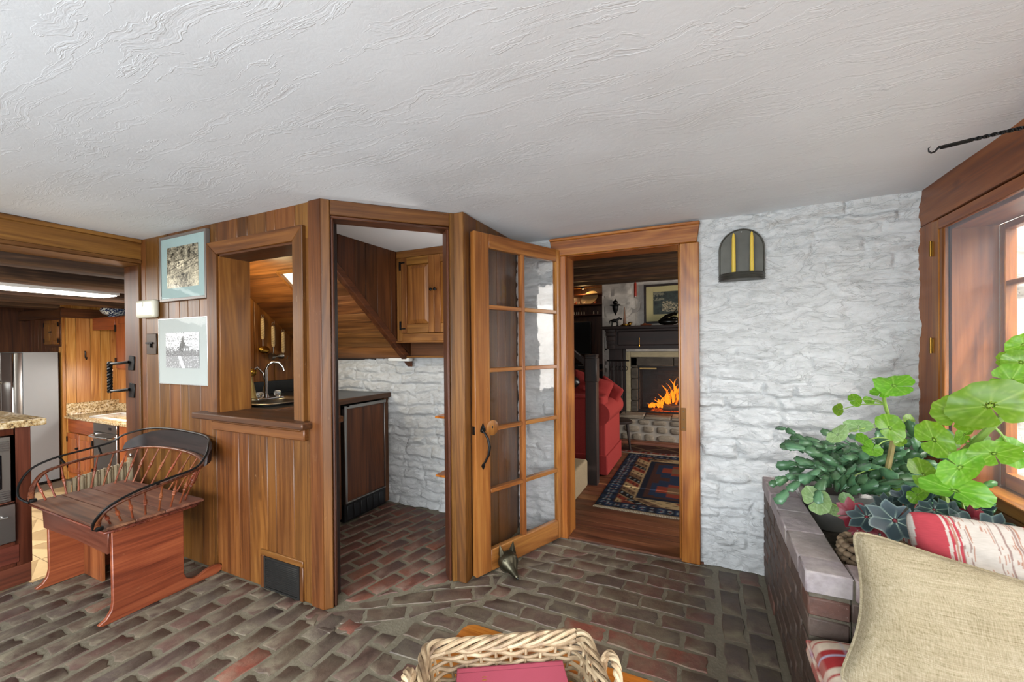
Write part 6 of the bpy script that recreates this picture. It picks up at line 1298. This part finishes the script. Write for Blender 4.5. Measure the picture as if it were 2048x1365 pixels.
for px, py, d, s, nx, nz_, rl, sq, fr0, me in ((1788, 772, 1.70, .078, .15, 1.5, .3, .85, b5, 1), (1760, 786, 1.72, .034, -.3, .9, 2., .8, b5, 0), (1710, 801, 1.80, .034, -.6, .9, 1.2, .7, b4, 2), (1677, 820, 1.84, .034, -.5, 1.1, .4, .6, b4, 1), (1738, 802, 1.82, .024, .1, .8, 4., .8, b4, 0),
     (1780, 857, 1.66, .060, .4, .35, 1.0, .8, b3, 3), (1717, 853, 1.78, .050, -.2, .6, 2.2, .65, b3, 9), (1675, 870, 1.74, .052, -.2, .9, 3.0, .6, b3, 9), (1818, 840, 1.80, .032, .6, .8, .2, .7, b3, 0), (1745, 900, 1.76, .036, -.2, .5, 5., .8, b2, 2), (1800, 885, 1.74, .026, .3, .6, 3., .8, b2, 1), (1728, 882, 1.80, .040, 0, 1., 1., .6, b2, 3),
     (1633, 1001, 1.70, .058, -.5, .1, 1.55, .85, at(1700, 1030, 1.75), 9), (1692, 1000, 1.74, .028, -.3, .3, 1.2, 1., at(1720, 1020, 1.75), 9), (1667, 1022, 1.72, .034, .1, 1.3, .4, .8, at(1720, 1030, 1.75), 9), (1797, 968, 1.72, .045, .3, .7, .8, .8, b1, 2), (1690, 960, 1.8, .03, .0, .9, 2., .9, b1, 0)):
    p = at(px, py, d); n_ = VIEW(p)+cR*nx+Vector((0, 0, nz_)); put_leaf(GP_ if me == 9 else GM_[me], g1, p, s, n_, rl, sq)
    stem(g1, [fr0, fr0.lerp(p, .5)+Vector((0, 0, .012)), p-n_.normalized()*.005], .003, .0018, nm='petiole')
g2 = thing('large_geranium', 'big bright green geranium with scalloped leaves against the window', 'plant', (.9, 1.9, .55))
t0 = Vector((.86, 2.02, .50)); t1 = at(1885, 968, 1.62); t2 = at(1910, 920, 1.50); t3 = at(1945, 890, 1.42); t4 = at(1985, 852, 1.36); t5 = at(2062, 785, 1.30)
stem(g2, [t0, t1, t2, t3, t4, t5], .013, .010, STEM, 'main_stem')
for px, py, d, s, nx, nz_, rl, sq, fr0, me in ((1980, 812, 1.24, .098, .0, .25, 2.75, .74, t4, 0), (1919, 829, 1.30, .068, -.3, .35, 2.0, .82, t4, 1), (1868, 880, 1.42, .068, -.2, .30, 1.2, .68, t3, 3), (1919, 935, 1.34, .070, .0, .2, .1, .62, t3, 1), (1988, 908, 1.30, .060, .1, .2, 2.6, .68, t3, 3), (2026, 905, 1.33, .052, .5, .2, 4., .9, t4, 0),
     (1910, 982, 1.42, .092, -.1, .7, 1.9, .55, t1, 2), (1847, 950, 1.54, .072, -.2, .75, .9, .55, t1, 0), (1928, 870, 1.40, .042, -.1, .6, 3.4, .45, t3, 2), (2022, 762, 1.30, .056, -.1, .2, .6, .85, t5, 2), (2042, 725, 1.32, .044, .1, .2, 2., .85, t5, 3), (2010, 720, 1.38, .028, -.5, .3, .9, .8, t5, 1), (2046, 690, 1.34, .042, -.2, .3, 3., .8, t5, 0), (1895, 888, 1.60, .042, .2, .3, 3., .8, t2, 9), (1960, 882, 1.46, .030, .2, .4, 3., .7, t4, 9), (1950, 1000, 1.5, .04, .3, .2, 3., .7, t1, 1), (1835, 990, 1.55, .045, .1, .9, 3., .6, t1, 1)):
    p = at(px, py, d); n_ = VIEW(p)+cR*nx+Vector((0, 0, nz_)); put_leaf(GP_ if me == 9 else GM_[me], g2, p, s, n_, rl, sq)
    stem(g2, [fr0, fr0.lerp(p, .5)+Vector((0, 0, .01)), p+n_.normalized()*-.008], .0045, .0022, nm='petiole')
bg_ = thing('rex_begonia', 'dark blue-green star-leaved begonia with wine red undersides behind the pillows', 'plant', (.72, 1.92, .50))
c0 = at(1800, 1095, 1.50)
for px, py, d, s, nx, nz_, rl, sq, red in ((1733, 1034, 1.50, .066, -.1, .6, .4, .8, 0), (1790, 1042, 1.42, .078, .1, .4, 1.6, .9, 0), (1703, 1030, 1.54, .062, .3, -.3, 1.1, .8, 1), (1838, 1000, 1.56, .068, .1, .5, 2.8, .8, 0), (1808, 998, 1.62, .052, -.4, .7, .9, .8, 0), (1862, 975, 1.60, .060, .2, .2, .3, .6, 0), (1868, 1020, 1.48, .052, .2, .6, 4.2, .8, 0), (1902, 1030, 1.46, .056, -.1, .5, 2.2, .8, 0), (1925, 1050, 1.42, .055, .3, .4, 5., .8, 0), (1945, 1040, 1.46, .050, .2, -.4, 1.1, .7, 1), (1958, 1062, 1.40, .045, .1, -.3, 2.1, .8, 1), (1960, 1018, 1.50, .042, -.2, .1, .3, .7, 0), (1990, 1060, 1.40, .060, .1, .5, 3.1, .8, 0), (1760, 1070, 1.46, .05, .1, .3, 3.6, .8, 1), (1850, 1050, 1.44, .055, .1, .5, 3.2, .8, 0), (2015, 1075, 1.42, .045, .1, .5, .6, .8, 0), (1715, 1062, 1.55, .03, .1, .2, 2.6, .6, 1), (1770, 1010, 1.60, .045, -.3, .6, 2.6, .8, 0)):
    p = at(px, py, d); n_ = VIEW(p)+cR*nx+Vector((0, 0, nz_)); n_ = n_ if red else -n_
    put_leaf(random.choice(BM_), bg_, p, s, n_, rl, sq); q = Vector((p.x*.6+c0.x*.4, p.y*.6+c0.y*.4, p.z-.06)); stem(bg_, [c0+Vector((random.uniform(-.03, .03), random.uniform(-.03, .03), -.10)), q, p+Vector((0, 0, -.003))], .004, .0025, plain('red_petiole', '#7a3a34', .5), 'petiole')
# woven seagrass pot cover
wp_ = thing('woven_pot_basket', 'chunky woven seagrass basket beside the planter coping', 'basket', (.585, 1.93, .47)); SG = plain('seagrass', '#7c6851', .8, 0, .3, var=.5, bump=.4, bs=90)
rings = 7
for r in range(rings):
    n_k = 22; R_ = .105+.012*math.sin(math.pi*r/rings); zz = .485+r*.024; m_ = MB()
    for k in range(n_k):
        a = 2*math.pi*(k+.5*(r % 2))/n_k; t_ = Vector((-math.sin(a), math.cos(a), .35)); rot = Vector((0, 1, 0)).rotation_difference(t_.normalized()).to_matrix()
        m_.ell((.585+R_*math.cos(a), 1.93+R_*math.sin(a), zz), .012, .021, .013, 7, 5, rot)
    m_.build('braid_row', SG, wp_, ang=80)
MB().lathe([(.001, .1), (.095, .1), (.1, 0)], (.585, 1.93, .5), 18).build('liner', plain('potting_soil', '#2d221b', .95), wp_)
# leaf cactus of flat toothed segments
cc_ = thing('leaf_cactus', 'wide leaf cactus with arching flat green segments along the stone wall', 'plant', (.565, 2.52, .65)); CG_ = leafmat('cactus_segment', '#34573a', '#6a8d63', None, .12, .25)
def seg_mesh(seed):
    r_ = random.Random(seed); o = [(0, 0), (-.30, .12), (-.42, .3), (-.36, .40), (-.52, .58), (-.44, .68), (-.50, .86), (-.24, .93), (-.12, 1.0), (.12, 1.0), (.24, .93), (.50, .86), (.44, .68), (.52, .58), (.36, .40), (.42, .3), (.30, .12)]
    n = len(o); vs_ = [(a*.58+r_.uniform(-.03, .03), b, .03+.02*a*a) for a, b in o]+[(a*.58, b, -.03+.05*a*a) for a, b in o]+[(0, .5, .07), (0, .5, -.06)]; fs = [(i, (i+1) % n, n+(i+1) % n, n+i) for i in range(n)]+[((i+1) % n, i, 2*n) for i in range(n)]+[(n+i, n+(i+1) % n, 2*n+1) for i in range(n)]
    me = bpy.data.meshes.new('leaf_segment'); me.from_pydata(vs_, [], fs); bm = bmesh.new(); bm.from_mesh(me); bmesh.ops.recalc_face_normals(bm, faces=bm.faces); bm.to_mesh(me); bm.free(); me.polygons.foreach_set('use_smooth', [True]*len(fs))
    at_ = me.color_attributes.new('Col', 'FLOAT_COLOR', 'POINT'); at_.data.foreach_set('color', np.array([(.45 if abs(v_[0]) < .05 else r_.uniform(0, .3), 0, 0, 1) for v_ in vs_], dtype=np.float32).ravel()); me.materials.append(CG_); return me
SM = [seg_mesh(i) for i in range(3)]; rc_ = random.Random(11); ns_ = 0
def chain(p, d, n, L, droop):
    global ns_
    for k in range(n):
        if ns_ >= 299: return
        d = (d+Vector((rc_.uniform(-.16, .16), rc_.uniform(-.16, .16), -droop*rc_.uniform(.6, 1.3)))).normalized(); l_ = L*rc_.uniform(.85, 1.15)
        if p.y+d.y*l_ > YS-.07: d.y = -abs(d.y)*.3; d.normalize()
        if p.x > XW-.06: d.x = -abs(d.x)
        s = d.cross(VIEW(p)+Vector((0, 0, .6))); s = s.normalized() if s.length > .1 else Vector((1, 0, 0)); u_ = s.cross(d); a = rc_.uniform(-.7, .7); X = s*math.cos(a)+u_*math.sin(a); Z_ = X.cross(d)
        M_ = Matrix.Identity(4)
        for i in range(3): M_[i][0] = X[i]; M_[i][1] = d[i]; M_[i][2] = Z_[i]; M_[i][3] = p[i]
        o = bpy.data.objects.new('leaf_segment', SM[ns_ % 3]); col.objects.link(o); o.parent = cc_; o.matrix_local = WM[cc_.name].inverted() @ M_ @ Matrix.Diagonal((l_*.95, l_*1.04, l_*.8, 1)); ns_ += 1; p = p+d*l_
        if k == 1 and rc_.random() < .45: chain(p, (d+Vector((rc_.uniform(-.7, .7), rc_.uniform(-.5, .5), .1))).normalized(), n-2, L*.95, droop)
for i in range(60):
    crown = (Vector((.60, 2.52, .80)), Vector((.60, 2.28, .74)), Vector((.80, 2.42, .80)))[i % 3]
    a = math.radians(rc_.uniform(120, 410)); el = rc_.uniform(.15, 1.9); d = Vector((math.cos(a)*1.1, math.sin(a)*.8, el)).normalized(); n = rc_.randint(3, 6)
    chain(crown+Vector((rc_.uniform(-.08, .08), rc_.uniform(-.08, .06), rc_.uniform(-.01, .03))), d, n, rc_.uniform(.060, .082), rc_.uniform(.20, .42))
# strap-leaved plant trailing on the window side
sp2 = thing('trailing_cactus', 'broad drooping dark green strap stems beside the window sill', 'plant', (.93, 1.95, .55)); SMb = SM[0].copy(); SMb.materials[0] = leafmat('strap_segment', '#2f6a34', '#6fa05a', None, .25, .3)
for (a, b, d1, d2, n) in (((1840, 1010), (1920, 1060), 1.55, 1.42, 3), ((1880, 1020), (2000, 1050), 1.56, 1.48, 4), ((1920, 990), (1992, 965), 1.6, 1.55, 2), ((1850, 985), (1875, 1050), 1.6, 1.5, 2), ((1905, 1000), (2012, 1062), 1.62, 1.5, 3)):
    A_ = at(*a, d1); B_ = at(*b, d2)
    for k in range(n):
        p = A_.lerp(B_, k/n); d = (B_-A_).normalized(); L_ = (B_-A_).length/n; X = d.cross(VIEW(p)).normalized(); Z_ = X.cross(d); M_ = Matrix.Identity(4)
        for i in range(3): M_[i][0] = X[i]; M_[i][1] = d[i]; M_[i][2] = Z_[i]; M_[i][3] = p[i]
        o = bpy.data.objects.new('leaf_segment', SMb); col.objects.link(o); o.parent = sp2; o.matrix_local = WM[sp2.name].inverted() @ M_ @ Matrix.Diagonal((L_*.75, L_*1.05, L_*.6, 1))
    stem(sp2, [Vector((.90, 2.0, .48)), A_.lerp(Vector((.9, 2.0, .5)), .5), A_], .004, .004)
# ================================================================== TABLE, WICKER BASKET, BOOK
tb = thing('low_table', 'low honey-coloured wooden table under the wicker basket at the bottom edge', 'table', (-.2, .85, 0))
rcx = []
for cx_, cy_, a0 in ((.30-.04, 1.185-.04, 0), (-.727+.04, 1.185-.04, 90), (-.727+.04, .50+.04, 180), (.30-.04, .50+.04, 270)): rcx += [(cx_+.04*math.cos(math.radians(a0+k*18)), cy_+.04*math.sin(math.radians(a0+k*18))) for k in range(6)]
MB().prism(rcx, 'Z', .422, .450).build('top', wood('orange', 'X'), tb, bev=.005, seg=2)
for x in (-.68, .25):
    for y in (.55, 1.13): B(x-.022, x+.022, y-.022, y+.022, 0, .422).build('leg', wood('orange', 'Z'), tb, bev=.004)
B(-.68, .25, 1.11, 1.13, .36, .422).build('apron', wood('orange', 'X'), tb)
BA = fl(850, 1296, .575); BB = fl(1172, 1270, .575); bd = (BB-BA); bl_ = bd.length; bang = math.atan2(bd.y, bd.x); bcen = (BA+BB)/2+Vector((math.sin(bang), -math.cos(bang), 0))*.155
bk = thing('wicker_basket', 'pale willow basket with twisted end handles on the low table', 'basket', (bcen.x, bcen.y, .451), bang)
WK = N('willow'); v = WK.objr(); WK.out(WK.hsv(WK.ramp(WK.noise(v, 18, 4), [(.3, '#5f452a'), (.45, '#8a6f4a'), (.6, '#a48b64'), (.75, '#b09a76')]), .5, .85, WK.math('ADD', WK.math('MULTIPLY', WK.rnd(), .3), .78)), .55, 0, .4); WK = WK.m
def rrect(hx, hy, r, t):  # rounded rectangle perimeter, t in 0..1
    per = [2*(hx-r), math.pi*r/2, 2*(hy-r), math.pi*r/2]*2; P_ = sum(per); s = (t % 1)*P_; c = [(hx-r, hy-r), (-(hx-r), hy-r), (-(hx-r), -(hy-r)), (hx-r, -(hy-r))]
    segs = [((hx-r, hy), (-(hx-r), hy)), c[1], ((-hx, hy-r), (-hx, -(hy-r))), c[2], ((-(hx-r), -hy), (hx-r, -hy)), c[3], ((hx, -(hy-r)), (hx, hy-r)), c[0]]; L8 = [2*(hx-r), math.pi*r/2, 2*(hy-r), math.pi*r/2, 2*(hx-r), math.pi*r/2, 2*(hy-r), math.pi*r/2]; a0 = [None, 90, None, 180, None, 270, None, 0]
    for i in range(8):
        if s <= L8[i]+1e-9:
            k = s/L8[i]
            if i % 2 == 0: (a, b), (c_, d) = segs[i]; x, y = a+(c_-a)*k, b+(d-b)*k; nx, ny = [(0, 1), None, (-1, 0), None, (0, -1), None, (1, 0)][i]; return x, y, nx, ny
            an = math.radians(a0[i]+90*k); return segs[i][0]+r*math.cos(an), segs[i][1]+r*math.sin(an), math.cos(an), math.sin(an)
        s -= L8[i]
    return hx, 0, 1, 0
HX, HY = bl_/2, .165; NST = 34
def ring_pts(hx, hy, z, amp, ph, n=200, zamp=0, w_=1.): return [(lambda q: (q[0]+q[2]*amp*math.sin(NST*math.pi*i/n*w_*1.0+ph), q[1]+q[3]*amp*math.sin(NST*math.pi*i/n*w_+ph), z+zamp*math.sin(NST*math.pi*i/n*.5+ph)))(rrect(hx, hy, .035, i/n)) for i in range(n)]
for r in range(9):
    f = r/8; MB().tube(ring_pts(HX-.035+.030*f, HY-.030+.026*f, .008+r*.0118, .0052, (r % 2)*math.pi+.3*r, 220, .0016), .0050+.0008*(r % 3), 6, closed=True).build('weaver', WK, bk, local=True)
for k in range(NST):
    a = rrect(HX-.035, HY-.030, .035, k/NST); b = rrect(HX-.003, HY-.003, .035, k/NST); MB().tube([(a[0], a[1], .004), (b[0], b[1], .112)], .0042, 6).build('stake', WK, bk, local=True)
for s in range(5):  # braided rim
    n = 240; P_ = []
    for i in range(n):
        q = rrect(HX, HY, .03, i/n); th = 2*math.pi*(i/n*7)+s*2*math.pi/5; P_.append((q[0]+q[2]*.010*math.cos(th), q[1]+q[3]*.010*math.cos(th), .116+.014*math.sin(th)))
    MB().tube(P_, .0062, 6, closed=True).build('rim_strand', WK, bk, local=True)
MB().box(-HX+.04, HX-.04, -HY+.035, HY-.035, .001, .007).build('bottom', WK, bk, local=True)
for k in range(-7, 8): MB().tube([(k*.026, -HY+.03, .009), (k*.026, HY-.03, .009)], .006, 5).build('bottom_rod', WK, bk, local=True)
for s in (-1, 1):
    for ph in range(3):
        P_ = []
        for i in range(60):
            t = i/59; a = math.pi*t; cx_, cz_ = -.060*math.cos(a), .105+.065*math.sin(a)**.8; th = t*22+ph*2.094; o_ = .020*math.sin(a); P_.append((s*(HX+.006+o_)+.006*math.cos(th), -.0+cx_+.004*math.sin(th)*math.cos(a), cz_+.006*math.sin(th)*math.sin(a)-(.05*(abs(math.cos(a))**6))))
        MB().tube(P_, .0058, 6).build('handle', WK, bk, local=True)
q0 = fl(914, 1331, .535); q1 = fl(1125, 1315, .535); bw_ = (q1-q0).length; ban = math.atan2((q1-q0).y, (q1-q0).x); bh_ = .30
bo = thing('pink_book', 'pink clothbound book with gilt lettering lying in the wicker basket', 'book', (q0.x, q0.y, .470), ban); PK = plain('pink_cloth', '#a04757', .75, 0, .3, bump=.15, bs=600)
o1 = B(0, bw_, -bh_, 0, .052, .056).build('cover', PK, bo, local=True, bev=.0012); B(0, bw_, -bh_, 0, .0, .004).build('cover', PK, bo, local=True, bev=.0012); B(0, bw_, -.004, .0015, .0, .056).build('spine', PK, bo, local=True, bev=.0015); B(.004, bw_-.004, -bh_+.004, -.006, .004, .052).build('pages', plain('paper', '#d8ccb4', .9), bo, local=True)
B(0, bw_, -.018, -.0165, .0556, .0563).build('joint', plain('pink_joint', '#7b2c3c', .8), bo, local=True)
GL = plain('gilt', '#a8732c', .4, .5)
for i, y in enumerate((-.036, -.0455, -.055)): B(.066, .077, y-.0012, y+.0012, .056, .0565).build('gilt_letter', GL, o1, local=True, smooth=False)
MB().beam((.067, -.078, .0563), (.077, -.071, .0563), .0022, .0006).build('gilt_letter', GL, o1, local=True, smooth=False)
for i in range(24): a = math.pi*i/23; MB().beam((.172+.010*math.cos(a), -.092+.010*math.sin(a), .0563), (.172+.022*math.cos(a), -.092+.020*math.sin(a), .0563), .0014, .0005).build('gilt_emblem_ray', GL, o1, local=True, smooth=False)
